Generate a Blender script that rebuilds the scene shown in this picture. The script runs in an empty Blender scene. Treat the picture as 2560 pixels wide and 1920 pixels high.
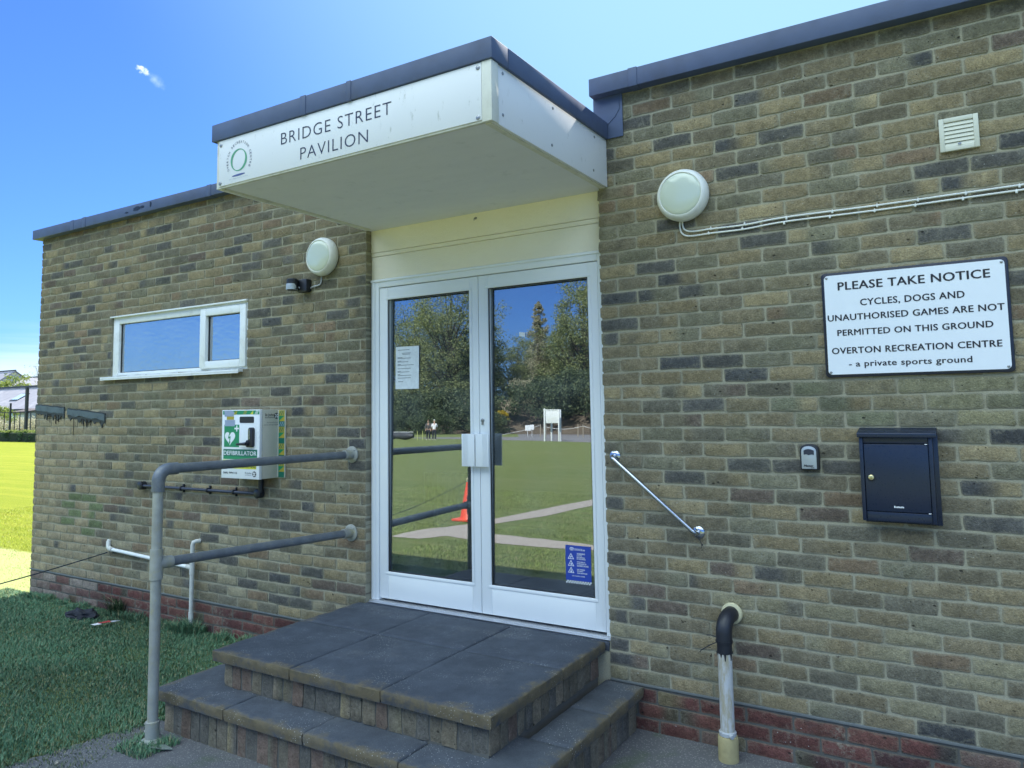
import bpy, bmesh, math, random
import numpy as np
from mathutils import Vector, Matrix
R=math.radians
SC=bpy.context.scene
COL=SC.collection
rnd=random.Random(7)
nrs=np.random.RandomState(11)

# ------------------------------------------------------------------ camera
cam_d=bpy.data.cameras.new('camera'); cam=bpy.data.objects.new('camera',cam_d); COL.objects.link(cam)
yaw,pitch,roll=-0.549,0.0859,-0.0162
fw=Vector((math.sin(yaw)*math.cos(pitch),math.cos(yaw)*math.cos(pitch),math.sin(pitch)))
rt=Vector((math.cos(yaw),-math.sin(yaw),0)); up=rt.cross(fw)
r2=math.cos(roll)*rt+math.sin(roll)*up; u2=-math.sin(roll)*rt+math.cos(roll)*up
Mx=Matrix((r2,u2,-fw)).transposed().to_4x4(); Mx.translation=Vector((0,-3.825,1.70))
cam.matrix_world=Mx
cam_d.sensor_fit='HORIZONTAL'; cam_d.sensor_width=36; cam_d.lens=36*1875.13/2560
cam_d.shift_y=-(960-854.74)/2560
cam_d.clip_start=.05; cam_d.clip_end=3000
SC.camera=cam

# ------------------------------------------------------------------ light
SUN_EL=R(47.5)
W=bpy.data.worlds.new('World'); SC.world=W; W.use_nodes=True
wn=W.node_tree.nodes; wl=W.node_tree.links; wn.clear()
wo=wn.new('ShaderNodeOutputWorld'); bg=wn.new('ShaderNodeBackground'); bg.inputs[1].default_value=0.10
sky=wn.new('ShaderNodeTexSky'); sky.sky_type='NISHITA'; sky.sun_disc=False
sky.sun_elevation=SUN_EL; sky.sun_rotation=R(-3); sky.altitude=60; sky.air_density=1.0; sky.dust_density=.55; sky.ozone_density=2.2
def wnode(t,**k):
    n=wn.new(t)
    for a,b in k.items(): setattr(n,a,b)
    return n
def wmath(op,a,b=None,c=None,clamp=False):
    n=wn.new('ShaderNodeMath'); n.operation=op; n.use_clamp=clamp
    for i,v in enumerate((a,b,c)):
        if v is None: continue
        if hasattr(v,'is_output'): wl.new(v,n.inputs[i])
        else: n.inputs[i].default_value=v
    return n.outputs[0]
def wmix(fac,a,col):
    n=wn.new('ShaderNodeMix'); n.data_type='RGBA'; wl.new(fac,n.inputs[0]); wl.new(a,n.inputs[6]); n.inputs[7].default_value=(*col,1); return n.outputs[2]
tc=wnode('ShaderNodeTexCoord')
# small puffy cloud and its thin tail
def cloud(center,axis_t,lt,ls,scale,lo,hi):
    c=Vector(center).normalized(); t=Vector(axis_t); t=(t-t.dot(c)*c).normalized(); s=c.cross(t)
    def dot(v):
        n=wn.new('ShaderNodeVectorMath'); n.operation='DOT_PRODUCT'; wl.new(tc.outputs['Generated'],n.inputs[0]); n.inputs[1].default_value=v; return n.outputs['Value']
    a=wmath('DIVIDE',dot(t),lt); b=wmath('DIVIDE',dot(s),ls); f=wmath('GREATER_THAN',dot(c),.5)
    d=wmath('SQRT',wmath('ADD',wmath('MULTIPLY',a,a),wmath('MULTIPLY',b,b)))
    nz=wn.new('ShaderNodeTexNoise'); nz.inputs['Scale'].default_value=scale; nz.inputs['Detail'].default_value=6; wl.new(tc.outputs['Generated'],nz.inputs['Vector'])
    v=wmath('ADD',wmath('SUBTRACT',1.0,d),wmath('MULTIPLY',wmath('SUBTRACT',nz.outputs['Fac'],.5),2.2))
    mr=wn.new('ShaderNodeMapRange'); mr.interpolation_type='SMOOTHSTEP'; wl.new(v,mr.inputs[0]); mr.inputs[1].default_value=lo; mr.inputs[2].default_value=hi
    return wmath('MULTIPLY',mr.outputs[0],f)
tint=wn.new('ShaderNodeMix'); tint.data_type='RGBA'; tint.blend_type='MULTIPLY'; tint.inputs[0].default_value=1
wl.new(sky.outputs[0],tint.inputs[6]); tint.inputs[7].default_value=(.285,.495,.92,1)
c0=tint.outputs[2]
def wdot(v):
    n=wn.new('ShaderNodeVectorMath'); n.operation='DOT_PRODUCT'; wl.new(tc.outputs['Generated'],n.inputs[0]); n.inputs[1].default_value=v; return n.outputs['Value']
def wramp(v,a,b):
    n=wn.new('ShaderNodeMapRange'); n.interpolation_type='SMOOTHSTEP'; wl.new(v,n.inputs[0]); n.inputs[1].default_value=a; n.inputs[2].default_value=b; return n.outputs[0]
# paler sky in the aureole round the sun
c0=wmix(wmath('MULTIPLY',wramp(wdot((.06,math.cos(SUN_EL),math.sin(SUN_EL))),.55,.93),.85),c0,(2.0,3.4,4.4))
# unseen cumulus opposite the sun, added to brighten the shaded front wall
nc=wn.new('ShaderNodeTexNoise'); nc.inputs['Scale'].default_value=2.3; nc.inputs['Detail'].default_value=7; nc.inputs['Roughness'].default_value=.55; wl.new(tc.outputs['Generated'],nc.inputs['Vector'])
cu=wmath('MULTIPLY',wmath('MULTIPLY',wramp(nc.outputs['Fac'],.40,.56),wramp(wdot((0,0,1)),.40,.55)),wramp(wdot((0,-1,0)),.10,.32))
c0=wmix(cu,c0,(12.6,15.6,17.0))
tl=(.0062,.021,-.0149)
f1=cloud((-.7835,.4850,.3880),tl,.0105,.0062,190,.25,.95)
f2=cloud((-.7795,.4990,.3790),tl,.026,.013,80,.35,1.7)
c1=wmix(wmath('MULTIPLY',f2,.6),c0,(3.2,4.3,5.4)); c1=wmix(wmath('MULTIPLY',f1,.95),c1,(4.9,5.6,5.9))
# pale cloud banks just above the horizon
sx=wn.new('ShaderNodeSeparateXYZ'); wl.new(tc.outputs['Generated'],sx.inputs[0])
mp=wn.new('ShaderNodeMapping'); wl.new(tc.outputs['Generated'],mp.inputs[0]); mp.inputs['Scale'].default_value=(1.5,1.5,26)
nb=wn.new('ShaderNodeTexNoise'); nb.inputs['Scale'].default_value=1.6; nb.inputs['Detail'].default_value=4; wl.new(mp.outputs[0],nb.inputs['Vector'])
hr=wn.new('ShaderNodeMapRange'); hr.interpolation_type='SMOOTHSTEP'; wl.new(sx.outputs[2],hr.inputs[0]); hr.inputs[1].default_value=.13; hr.inputs[2].default_value=.02; 
bk=wn.new('ShaderNodeMapRange'); bk.interpolation_type='SMOOTHSTEP'; wl.new(wmath('ADD',nb.outputs['Fac'],wmath('MULTIPLY',hr.outputs[0],.42)),bk.inputs[0]); bk.inputs[1].default_value=.55; bk.inputs[2].default_value=.85
sy=wn.new('ShaderNodeMapRange'); wl.new(sx.outputs[1],sy.inputs[0]); sy.inputs[1].default_value=-.1; sy.inputs[2].default_value=.2
c2=wmix(wmath('MULTIPLY',wmath('MULTIPLY',wmath('MULTIPLY',bk.outputs[0],hr.outputs[0]),.8),sy.outputs[0]),c1,(4.4,5.2,5.6))
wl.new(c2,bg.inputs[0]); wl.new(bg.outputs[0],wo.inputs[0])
sd=bpy.data.lights.new('sun','SUN'); sd.energy=5.0; sd.angle=R(.53); sd.color=(1,.95,.86)
so=bpy.data.objects.new('sun',sd); COL.objects.link(so); so.rotation_euler=(-(math.pi/2-SUN_EL),0,R(3)); so.location=(0,30,30)
SC.view_settings.view_transform='Standard'; SC.view_settings.look='None'; SC.view_settings.gamma=1
SC.view_settings.exposure=1.38

# ------------------------------------------------------------------ material helpers
class NT:
    def __init__(s,name):
        s.m=bpy.data.materials.new(name); s.m.use_nodes=True; s.t=s.m.node_tree; s.n=s.t.nodes; s.l=s.t.links
        s.n.clear(); s.out=s.n.new('ShaderNodeOutputMaterial'); s.b=s.n.new('ShaderNodeBsdfPrincipled'); s.l.new(s.b.outputs[0],s.out.inputs[0])
        s._tc=None
    def tc(s,k='Object'):
        if s._tc is None: s._tc=s.n.new('ShaderNodeTexCoord')
        return s._tc.outputs[k]
    def set(s,sock,v):
        if hasattr(v,'is_output'): s.l.new(v,sock)
        elif isinstance(v,(tuple,list)) and len(v)==3 and sock.type=='RGBA': sock.default_value=(*v,1)
        else: sock.default_value=v
    def noise(s,scale,detail=4,rough=.55,vec=None,stretch=None,out='Fac'):
        n=s.n.new('ShaderNodeTexNoise'); n.inputs['Scale'].default_value=scale; n.inputs['Detail'].default_value=detail; n.inputs['Roughness'].default_value=rough
        v=vec or s.tc()
        if stretch:
            m=s.n.new('ShaderNodeMapping'); s.l.new(v,m.inputs[0]); m.inputs['Scale'].default_value=stretch; v=m.outputs[0]
        s.l.new(v,n.inputs['Vector']); return n.outputs[out]
    def voro(s,scale,out='Distance',stretch=None):
        n=s.n.new('ShaderNodeTexVoronoi'); n.inputs['Scale'].default_value=scale
        v=s.tc()
        if stretch:
            m=s.n.new('ShaderNodeMapping'); s.l.new(v,m.inputs[0]); m.inputs['Scale'].default_value=stretch; v=m.outputs[0]
        s.l.new(v,n.inputs['Vector']); return n.outputs[out]
    def ramp(s,f,lo,hi,smooth=True):
        n=s.n.new('ShaderNodeMapRange'); n.interpolation_type='SMOOTHSTEP' if smooth else 'LINEAR'; s.set(n.inputs[0],f); n.inputs[1].default_value=lo; n.inputs[2].default_value=hi; return n.outputs[0]
    def math(s,op,a,b=0.0,clamp=False):
        n=s.n.new('ShaderNodeMath'); n.operation=op; n.use_clamp=clamp; s.set(n.inputs[0],a); s.set(n.inputs[1],b); return n.outputs[0]
    def mix(s,f,a,b,mode='MIX'):
        n=s.n.new('ShaderNodeMix'); n.data_type='RGBA'; n.blend_type=mode; s.set(n.inputs[0],f); s.set(n.inputs[6],a); s.set(n.inputs[7],b); return n.outputs[2]
    def scale(s,c,f):  # colour * scalar
        n=s.n.new('ShaderNodeVectorMath'); n.operation='SCALE'; s.set(n.inputs[0],c); s.set(n.inputs[3],f); return n.outputs[0]
    def attr(s,name,out='Color'):
        n=s.n.new('ShaderNodeAttribute'); n.attribute_name=name; return n.outputs[out]
    def bump(s,h,strength=.3,dist=.01):
        n=s.n.new('ShaderNodeBump'); n.inputs['Strength'].default_value=strength; n.inputs['Distance'].default_value=dist; s.set(n.inputs['Height'],h); s.l.new(n.outputs[0],s.b.inputs['Normal']); return n
    def fin(s,col=None,rough=None,metal=None,spec=None):
        if col is not None: s.set(s.b.inputs['Base Color'],col)
        if rough is not None: s.set(s.b.inputs['Roughness'],rough)
        if metal is not None: s.set(s.b.inputs['Metallic'],metal)
        if spec is not None: s.set(s.b.inputs['Specular IOR Level'],spec)
        return s.m
def simple(name,col,rough=.5,metal=0,vary=.12,nscale=18,bump=.0,dirt=None,dirtamt=.0,dscale=4,spec=.5):
    k=NT(name); n=k.noise(nscale,5); f=k.math('MULTIPLY_ADD',n,2*vary); f.node.inputs[2].default_value=1-vary
    c=k.scale(tuple(col),f)
    if dirt: c=k.mix(k.math('MULTIPLY',k.ramp(k.noise(dscale,6,.65),.48,.75),dirtamt),c,dirt)
    if bump: k.bump(n,bump,.004)
    rr=k.math('MULTIPLY_ADD',k.noise(nscale*1.7,4),.25); rr.node.inputs[2].default_value=max(0,rough-.12)
    return k.fin(c,rr,metal,spec)
def combine(k,v):
    n=k.n.new('ShaderNodeCombineXYZ')
    for i in range(3): k.set(n.inputs[i],v[i])
    return n.outputs[0]

M={}
# bricks: each carries its own colour in the attribute Col
def brick_mat(name,smear_amt=.50,lime_amt=.48):
    k=NT(name); c=k.attr('Col'); e=k.attr('Edge','Fac')
    def mul(c,scale,amp,det=5,ro=.65):
        f=k.math('MULTIPLY_ADD',k.noise(scale,det,ro),amp); f.node.inputs[2].default_value=1-amp*.5; return k.scale(c,f)
    c=mul(c,11,1.05); c=mul(c,34,1.25,4,.7); c=mul(c,120,1.5,3,.75)
    burn=k.ramp(k.noise(7.5,5,.6),.60,.74); c=k.mix(k.math('MULTIPLY',burn,.45),c,(.055,.056,.06))
    lime=k.math('MULTIPLY',k.ramp(k.noise(4.5,7,.72),.50,.70),k.ramp(k.noise(42,5,.75),.42,.62))
    c=k.mix(k.math('MULTIPLY',lime,lime_amt),c,(.36,.34,.26))
    c=k.mix(k.math('MULTIPLY',k.ramp(k.noise(.9,3),.52,.72),.22),c,(.13,.138,.082))
    smear=k.ramp(k.math('ADD',k.math('MULTIPLY',e,.62),k.math('MULTIPLY',k.noise(55,6,.75),.95)),.80,1.02)
    c=k.mix(k.math('MULTIPLY',smear,smear_amt),c,k.mix(k.noise(12,4),(.25,.232,.165),(.33,.31,.23)))
    pit=k.ramp(k.voro(38),.12,.05); pitm=k.math('MULTIPLY',pit,k.ramp(k.noise(8,2),.48,.58))
    c=k.mix(k.math('MULTIPLY',pitm,.85),c,(.02,.02,.02))
    big=k.math('MULTIPLY',k.ramp(k.voro(15,stretch=(1,1,1.4)),.13,.07),k.ramp(k.noise(6,3),.5,.58)); c=k.mix(k.math('MULTIPLY',big,.7),c,(.03,.03,.028))
    spl=k.math('MULTIPLY',k.ramp(k.voro(24,stretch=(1,1,1.3)),.09,.05),k.ramp(k.noise(3.3,2),.5,.62))
    c=k.mix(k.math('MULTIPLY',spl,.65),c,(.55,.55,.5))
    h=k.math('ADD',k.math('ADD',k.noise(130,5,.7),k.noise(32,4)),k.math('MULTIPLY',k.math('ADD',pitm,big),-1.4)); k.bump(h,1.0,.006)
    return k.fin(c,.94,0,.2)
M['brick']=brick_mat('stock_brick'); M['redbrick']=brick_mat('red_brick',.26,.62); M['riserbrick']=brick_mat('riser_brick',.16,.2)
k=NT('lime_mortar'); 
c=k.mix(k.noise(7,6,.65),(.315,.292,.205),(.40,.375,.278)); c=k.mix(k.ramp(k.noise(2.2,4),.5,.72),c,(.235,.228,.165)); f=k.math('MULTIPLY_ADD',k.noise(160,3),.7); f.node.inputs[2].default_value=.65
k.bump(k.noise(110,5,.7),.6,.004); M['mortar']=k.fin(k.scale(c,f),.95,0,.2)
k=NT('dpc_mortar'); k.bump(k.noise(60,5,.7),.5,.004); M['dpc']=k.fin(k.mix(k.noise(12,6),(.10,.115,.12),(.19,.20,.19)),.9,0,.2)
k=NT('plinth_mortar'); k.bump(k.noise(110,5,.7),.6,.004); M['pmortar']=k.fin(k.mix(k.noise(9,6),(.075,.075,.07),(.17,.165,.145)),.95,0,.2)
# paving slabs: dark tops, ochre lichen edges (attribute Edge)
def slab_mat(name,top,speck):
    k=NT(name); e=k.attr('Edge','Fac')
    c=k.mix(k.noise(9,6,.7),tuple(x*.5 for x in top),tuple(x*1.55 for x in top))
    c=k.mix(k.math('MULTIPLY',k.ramp(k.noise(3.0,4),.45,.7),.45),c,tuple(x*.62 for x in top))
    fine=k.math('MULTIPLY_ADD',k.noise(190,3,.7),.9); fine.node.inputs[2].default_value=.55
    c=k.scale(c,fine)
    ee=k.ramp(k.math('ADD',e,k.math('MULTIPLY',k.math('SUBTRACT',k.noise(9,7,.72),.5),2.2)),.40,1.05)
    oc=k.mix(k.noise(22,6,.7),(.070,.060,.042),(.22,.17,.085))
    c=k.mix(k.math('MULTIPLY',ee,.88),c,oc)
    c=k.mix(k.math('MULTIPLY',k.ramp(k.noise(2.3,7,.72),.52,.74),.40),c,(.165,.17,.172))
    w=k.math('MULTIPLY',k.ramp(k.voro(85),.22,.10),k.ramp(k.noise(4.5,3),.47,.62))
    c=k.mix(k.math('MULTIPLY',w,speck),c,(.5,.5,.47))
    k.bump(k.math('ADD',k.noise(150,5,.7),k.math('MULTIPLY',k.noise(14,4),.8)),.6,.005)
    return k.fin(c,.9,0,.3)
M['slab']=slab_mat('weathered_slab',(.066,.078,.098),.7)
M['slab_low']=slab_mat('weathered_low_slab',(.085,.096,.112),.95)
# ground
k=NT('turf'); 
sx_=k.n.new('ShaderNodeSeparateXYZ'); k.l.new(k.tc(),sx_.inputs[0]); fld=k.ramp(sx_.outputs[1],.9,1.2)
a=k.mix(fld,k.mix(k.noise(3.2,5,.6),(.155,.215,.060),(.27,.315,.115)),k.mix(k.noise(3.2,5,.6),(.205,.275,.016),(.35,.38,.035)))  # field side yellower: glow of backlit grass put into the turf colour
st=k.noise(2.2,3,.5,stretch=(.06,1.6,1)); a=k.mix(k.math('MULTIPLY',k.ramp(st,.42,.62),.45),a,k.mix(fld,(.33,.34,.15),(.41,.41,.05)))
a=k.mix(k.ramp(k.noise(40,4,.7),.35,.75),k.scale(a,.55),a)
wob=k.math('MULTIPLY',k.math('SUBTRACT',k.noise(3.5,4),.5),.25)
yy=k.math('ADD',sx_.outputs[1],wob); 
strip=k.math('MULTIPLY',k.math('MULTIPLY',k.ramp(yy,-.35,-.15),k.ramp(yy,1.12,1.04)),k.ramp(sx_.outputs[0],-7.72,-7.85))
pale=k.mix(k.noise(6,5,.6,stretch=(.5,7,1)),(.36,.41,.14),(.46,.50,.21))
a=k.mix(k.math('MULTIPLY',strip,.92),a,pale)
k.bump(k.noise(70,5,.75),.8,.03); M['turf']=k.fin(a,.95,0,.15)
k=NT('grass_blade'); c=k.attr('Col'); k.b.inputs['Subsurface Weight'].default_value=0
M['blade']=k.fin(c,.6,0,.3)
k=NT('tarmac'); a=k.mix(k.noise(5,6,.7),(.105,.108,.115),(.175,.172,.17)); a=k.mix(k.ramp(k.voro(75),.34,.16),a,(.27,.265,.25)); a=k.mix(k.ramp(k.voro(48),.14,.08),a,(.42,.41,.38)); a=k.mix(k.math('MULTIPLY',k.ramp(k.noise(3.2,5),.52,.68),.55),a,(.08,.115,.05))
k.bump(k.math('ADD',k.voro(150),k.noise(40,4)),.7,.006); M['tarmac']=k.fin(a,.92,0,.25)
k=NT('worn_path'); a=k.mix(k.noise(4,6,.65),(.30,.265,.235),(.42,.37,.33)); k.bump(k.noise(60,5),.5,.006); M['path']=k.fin(a,.92,0,.2)
k=NT('far_tarmac'); M['fartarmac']=k.fin(k.mix(k.noise(1.2,5),(.16,.155,.165),(.22,.21,.22)),.9)
# building trim
M['lead']=simple('blue_grey_lead',(.072,.100,.180),.55,0,.22,7,.25,(.06,.065,.09),.5,3)
M['tar']=simple('black_tar',(.012,.013,.016),.35)
M['flashlead']=simple('grey_flashing',(.085,.115,.125),.5,0,.4,9,.3,(.02,.024,.03),.7,12)
k=NT('cream_panel'); c=k.mix(k.noise(5,6,.65),(.83,.765,.60),(.90,.85,.71)); c=k.mix(k.math('MULTIPLY',k.ramp(k.noise(70,5,.8),.58,.75),.25),c,(.35,.30,.18)); k.bump(k.noise(140,4),.5,.004); M['cream']=k.fin(c,.7)
k=NT('soffit_board'); c=k.mix(k.noise(3.2,6,.6,stretch=(1,3,1)),(.74,.74,.78),(.84,.84,.86)); c=k.mix(k.math('MULTIPLY',k.ramp(k.noise(11,5,.75),.55,.75),.35),c,(.54,.55,.56)); k.bump(k.noise(90,4),.2,.003); M['soffit']=k.fin(c,.8)
k=NT('white_fascia'); c=k.mix(k.noise(2.5,5),(.72,.73,.74),(.80,.81,.81)); c=k.mix(k.math('MULTIPLY',k.ramp(k.noise(26,6,.75,stretch=(1,1,.35)),.60,.72),.55),c,(.27,.28,.22)); M['fascia']=k.fin(c,.45)
M['trim']=simple('cream_trim',(.70,.69,.60),.5,0,.12,12,.1,(.30,.28,.18),.45,11)
k=NT('white_aluminium'); c=k.mix(k.noise(3,4),(.80,.83,.83),(.86,.88,.87)); c=k.mix(k.math('MULTIPLY',k.ramp(k.noise(33,6,.8,stretch=(1,1,.4)),.67,.74),.5),c,(.3,.31,.3)); M['alu']=k.fin(c,.38)
M['pvc']=simple('white_pvc',(.80,.82,.80),.35,0,.05,8,0,(.45,.44,.36),.35,10)
M['sill_metal']=simple('threshold_metal',(.55,.56,.58),.4,.6,.2,10)
M['gasket']=simple('black_gasket',(.015,.016,.018),.5)
def glass(name,fac,tr,bump=None,rough=0.0,tint=(.93,.97,1.0),dust_haze=.065):
    k=NT(name); k.n.remove(k.b)
    t=k.n.new('ShaderNodeBsdfTransparent'); t.inputs[0].default_value=(*tr,1)
    g=k.n.new('ShaderNodeBsdfGlossy'); g.inputs['Roughness'].default_value=rough; g.inputs[0].default_value=(*tint,1)
    fr=k.n.new('ShaderNodeFresnel'); fr.inputs[0].default_value=1.5
    f=k.math('ADD',k.math('MULTIPLY',fr.outputs[0],.9),fac,True)
    mx=k.n.new('ShaderNodeMixShader'); k.l.new(f,mx.inputs[0]); k.l.new(t.outputs[0],mx.inputs[1]); k.l.new(g.outputs[0],mx.inputs[2])
    dd=k.n.new('ShaderNodeBsdfDiffuse'); dd.inputs[0].default_value=(.62,.70,.74,1); m2=k.n.new('ShaderNodeMixShader'); k.l.new(k.math('MULTIPLY_ADD' if False else 'MULTIPLY',k.ramp(k.noise(3.5,5,.6),.2,.8),dust_haze),m2.inputs[0]); k.l.new(mx.outputs[0],m2.inputs[1]); k.l.new(dd.outputs[0],m2.inputs[2]); k.l.new(m2.outputs[0],k.out.inputs[0])  # pale diffuse film: dirt on the glass plus haze painted over the reflection
    if bump:
        b=k.n.new('ShaderNodeBump'); b.inputs['Strength'].default_value=bump[1]; b.inputs['Distance'].default_value=bump[2]
        k.l.new(bump[0](k),b.inputs['Height']); k.l.new(b.outputs[0],g.inputs['Normal'])
    return k.m
M['glass']=glass('door_glass',.235,(.55,.60,.62),(lambda k:k.noise(1.6,1),.02,.02))
M['obscure']=glass('obscured_glass',.44,(.75,.8,.85),(lambda k:k.math('ADD',k.noise(22,2,.5,stretch=(1,1,1.6)),k.math('MULTIPLY',k.voro(30),.35)),.20,.006),.05)
M['white_blind']=simple('white_blind',(.80,.81,.80),.8)
M['galv']=simple('galvanised_steel',(.35,.355,.315),.6,.2,.35,14,.15,(.40,.37,.22),.9,13)
M['galv_rail']=simple('worn_steel_rail',(.165,.182,.200),.48,.35,.4,16,.15,(.29,.29,.25),.6,15)
M['chrome']=simple('chrome',(.50,.53,.57),.20,1,.2)
M['screw']=simple('screw_head',(.32,.33,.33),.4,.8,.2)
M['black']=simple('black_plastic',(.016,.018,.024),.42,0,.2)
M['darkbox']=simple('black_powder_coat',(.013,.022,.046),.30,0,.12,60,.05)
M['conduit']=simple('black_conduit',(.030,.036,.060),.35,0,.2)
M['lightbody']=simple('white_light_body',(.76,.77,.72),.4,0,.06,10,0,(.40,.38,.26),.35,8)
k=NT('opal_lens'); k.b.inputs['Coat Weight'].default_value=.6; k.b.inputs['Coat Roughness'].default_value=.04; M['lens']=k.fin(k.mix(k.noise(4,3),(.52,.58,.47),(.60,.65,.54)),.15)
M['cable']=simple('white_cable',(.70,.71,.66),.5,0,.1)
M['greycable']=simple('grey_cable',(.42,.44,.45),.5)
M['vent']=simple('cream_vent',(.62,.62,.50),.5,0,.1,9,0,(.36,.36,.26),.3,6)
M['signwhite']=simple('sign_white',(.80,.84,.87),.35,0,.03)
M['signblack']=simple('sign_black',(.010,.014,.030),.35)
M['ink']=simple('dark_ink',(.012,.013,.022),.6)
M['navyink']=simple('navy_ink',(.018,.028,.075),.6)
M['greenlogo']=simple('green_print',(.10,.34,.20),.6)
M['blueprint']=simple('blue_print',(.07,.10,.28),.6)
M['faintprint']=simple('faint_print',(.45,.50,.58),.6)
M['cabwhite']=simple('cabinet_white',(.80,.83,.84),.35,0,.04)
M['cabcream']=simple('cabinet_cream',(.58,.57,.47),.45,0,.06)
M['cabgreen']=simple('cabinet_green',(.012,.25,.10),.45)
M['dkgreen']=simple('banner_green',(.010,.15,.095),.45)
M['yellow']=simple('print_yellow',(.66,.64,.05),.5)
M['olive']=simple('stripe_yellow',(.42,.34,.04),.5)
M['tape']=simple('grey_tape',(.30,.36,.48),.5)
M['white']=simple('print_white',(.82,.84,.84),.5)
M['bluesticker']=simple('blue_sticker',(.020,.060,.36),.4)
M['paper']=simple('notice_paper',(.74,.79,.80),.8,0,.22,45)  # mottle stands for reflections over the sheet, put into the paper colour
M['paperink']=simple('notice_ink',(.25,.28,.30),.8)
M['silver']=simple('silver_plate',(.46,.50,.52),.35,.3,.08)
M['brass']=simple('lock_brass',(.72,.62,.30),.3,.7,.1)
k=NT('painted_pipe'); c=k.mix(k.noise(8,5),(.46,.47,.47),(.58,.59,.57)); c=k.mix(k.math('MULTIPLY',k.ramp(k.noise(11,6,.7,stretch=(1.6,1.6,.35)),.48,.62),.75),c,(.36,.30,.16)); k.bump(k.noise(40,5),.3,.003); M['oldpipe']=k.fin(c,.5)
M['pipebase']=simple('yellowed_clay',(.40,.34,.17),.8,0,.25,30,.4,(.2,.17,.09),.5,14)
M['oldwhite']=simple('aged_white_plastic',(.60,.60,.54),.5,0,.1,20,.1,(.35,.32,.22),.5,9)
M['collar']=simple('cream_collar',(.62,.57,.36),.5,0,.12)
M['rope']=simple('dark_rope',(.018,.028,.040),.8)
M['litter']=simple('white_wrapper',(.75,.74,.74),.4); M['litterred']=simple('red_wrapper',(.45,.05,.05),.4)
M['soil']=simple('dark_soil',(.014,.016,.024),.8,0,.4,40,.5)
M['carpet']=simple('dark_carpet',(.015,.018,.03),.95); M['inwall']=simple('lobby_wall',(.09,.10,.11),.9); M['radiator']=simple('white_radiator',(.8,.82,.8),.4)
M['roofing']=simple('grey_roof_felt',(.12,.12,.13),.9)
M['orange']=simple('orange_plastic',(.72,.085,.035),.45,0,.08)
M['bark']=simple('bark',(.085,.070,.050),.95,0,.35,9,.4)
def leafmat(name,a,b):
    k=NT(name); g=k.n.new('ShaderNodeNewGeometry'); c=k.mix(g.outputs['Random Per Island'],a,b)
    k.fin(c,.6,0,.25); tr=k.n.new('ShaderNodeBsdfTranslucent'); k.set(tr.inputs[0],c); mx=k.n.new('ShaderNodeMixShader'); mx.inputs[0].default_value=.35
    k.l.new(k.b.outputs[0],mx.inputs[1]); k.l.new(tr.outputs[0],mx.inputs[2]); k.l.new(mx.outputs[0],k.out.inputs[0]); return k.m
M['leaf']=leafmat('spring_leaf',(.15,.19,.075),(.33,.36,.17)); M['leafdark']=leafmat('ivy_leaf',(.05,.08,.05),(.16,.20,.10))
M['leafpale']=leafmat('pale_catkin_leaf',(.32,.31,.21),(.50,.48,.34)); M['leafyellow']=leafmat('yellow_blossom',(.45,.34,.02),(.65,.5,.04)); M['hedge']=leafmat('hedge_leaf',(.015,.05,.020),(.06,.13,.03)); M['hedgetop']=leafmat('hedge_top_leaf',(.15,.22,.04),(.32,.36,.10))
M['stone']=simple('pale_stone',(.36,.32,.25),.9,0,.35,2,.4); M['earth']=simple('brown_earth',(.12,.095,.07),.95,0,.4,1.2,.4)
M['slate']=simple('grey_roof_tiles',(.27,.26,.29),.85,0,.3,1.4,.3,(.42,.40,.42),.6,.8); M['render']=simple('pale_render',(.42,.44,.45),.9); M['darktimber']=simple('dark_timber',(.035,.04,.06),.7)
M['railing']=simple('black_railing',(.016,.018,.024),.5); M['skylight']=simple('skylight_glass',(.5,.65,.7),.1)
M['skin']=simple('skin',(.50,.32,.24),.6); M['trouser']=simple('dark_trousers',(.03,.035,.05),.85); M['shirt']=simple('white_shirt',(.78,.79,.82),.85); M['jacket']=simple('grey_jacket',(.10,.095,.10),.85); M['hair']=simple('brown_hair',(.09,.06,.03),.8); M['cap']=simple('white_cap',(.75,.77,.76),.7); M['shoe']=simple('white_shoes',(.75,.75,.75),.6); M['darkcover']=simple('black_vinyl_cover',(.045,.05,.06),.6); M['fluor']=simple('pale_yellow_pole',(.60,.66,.22),.5)

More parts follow.
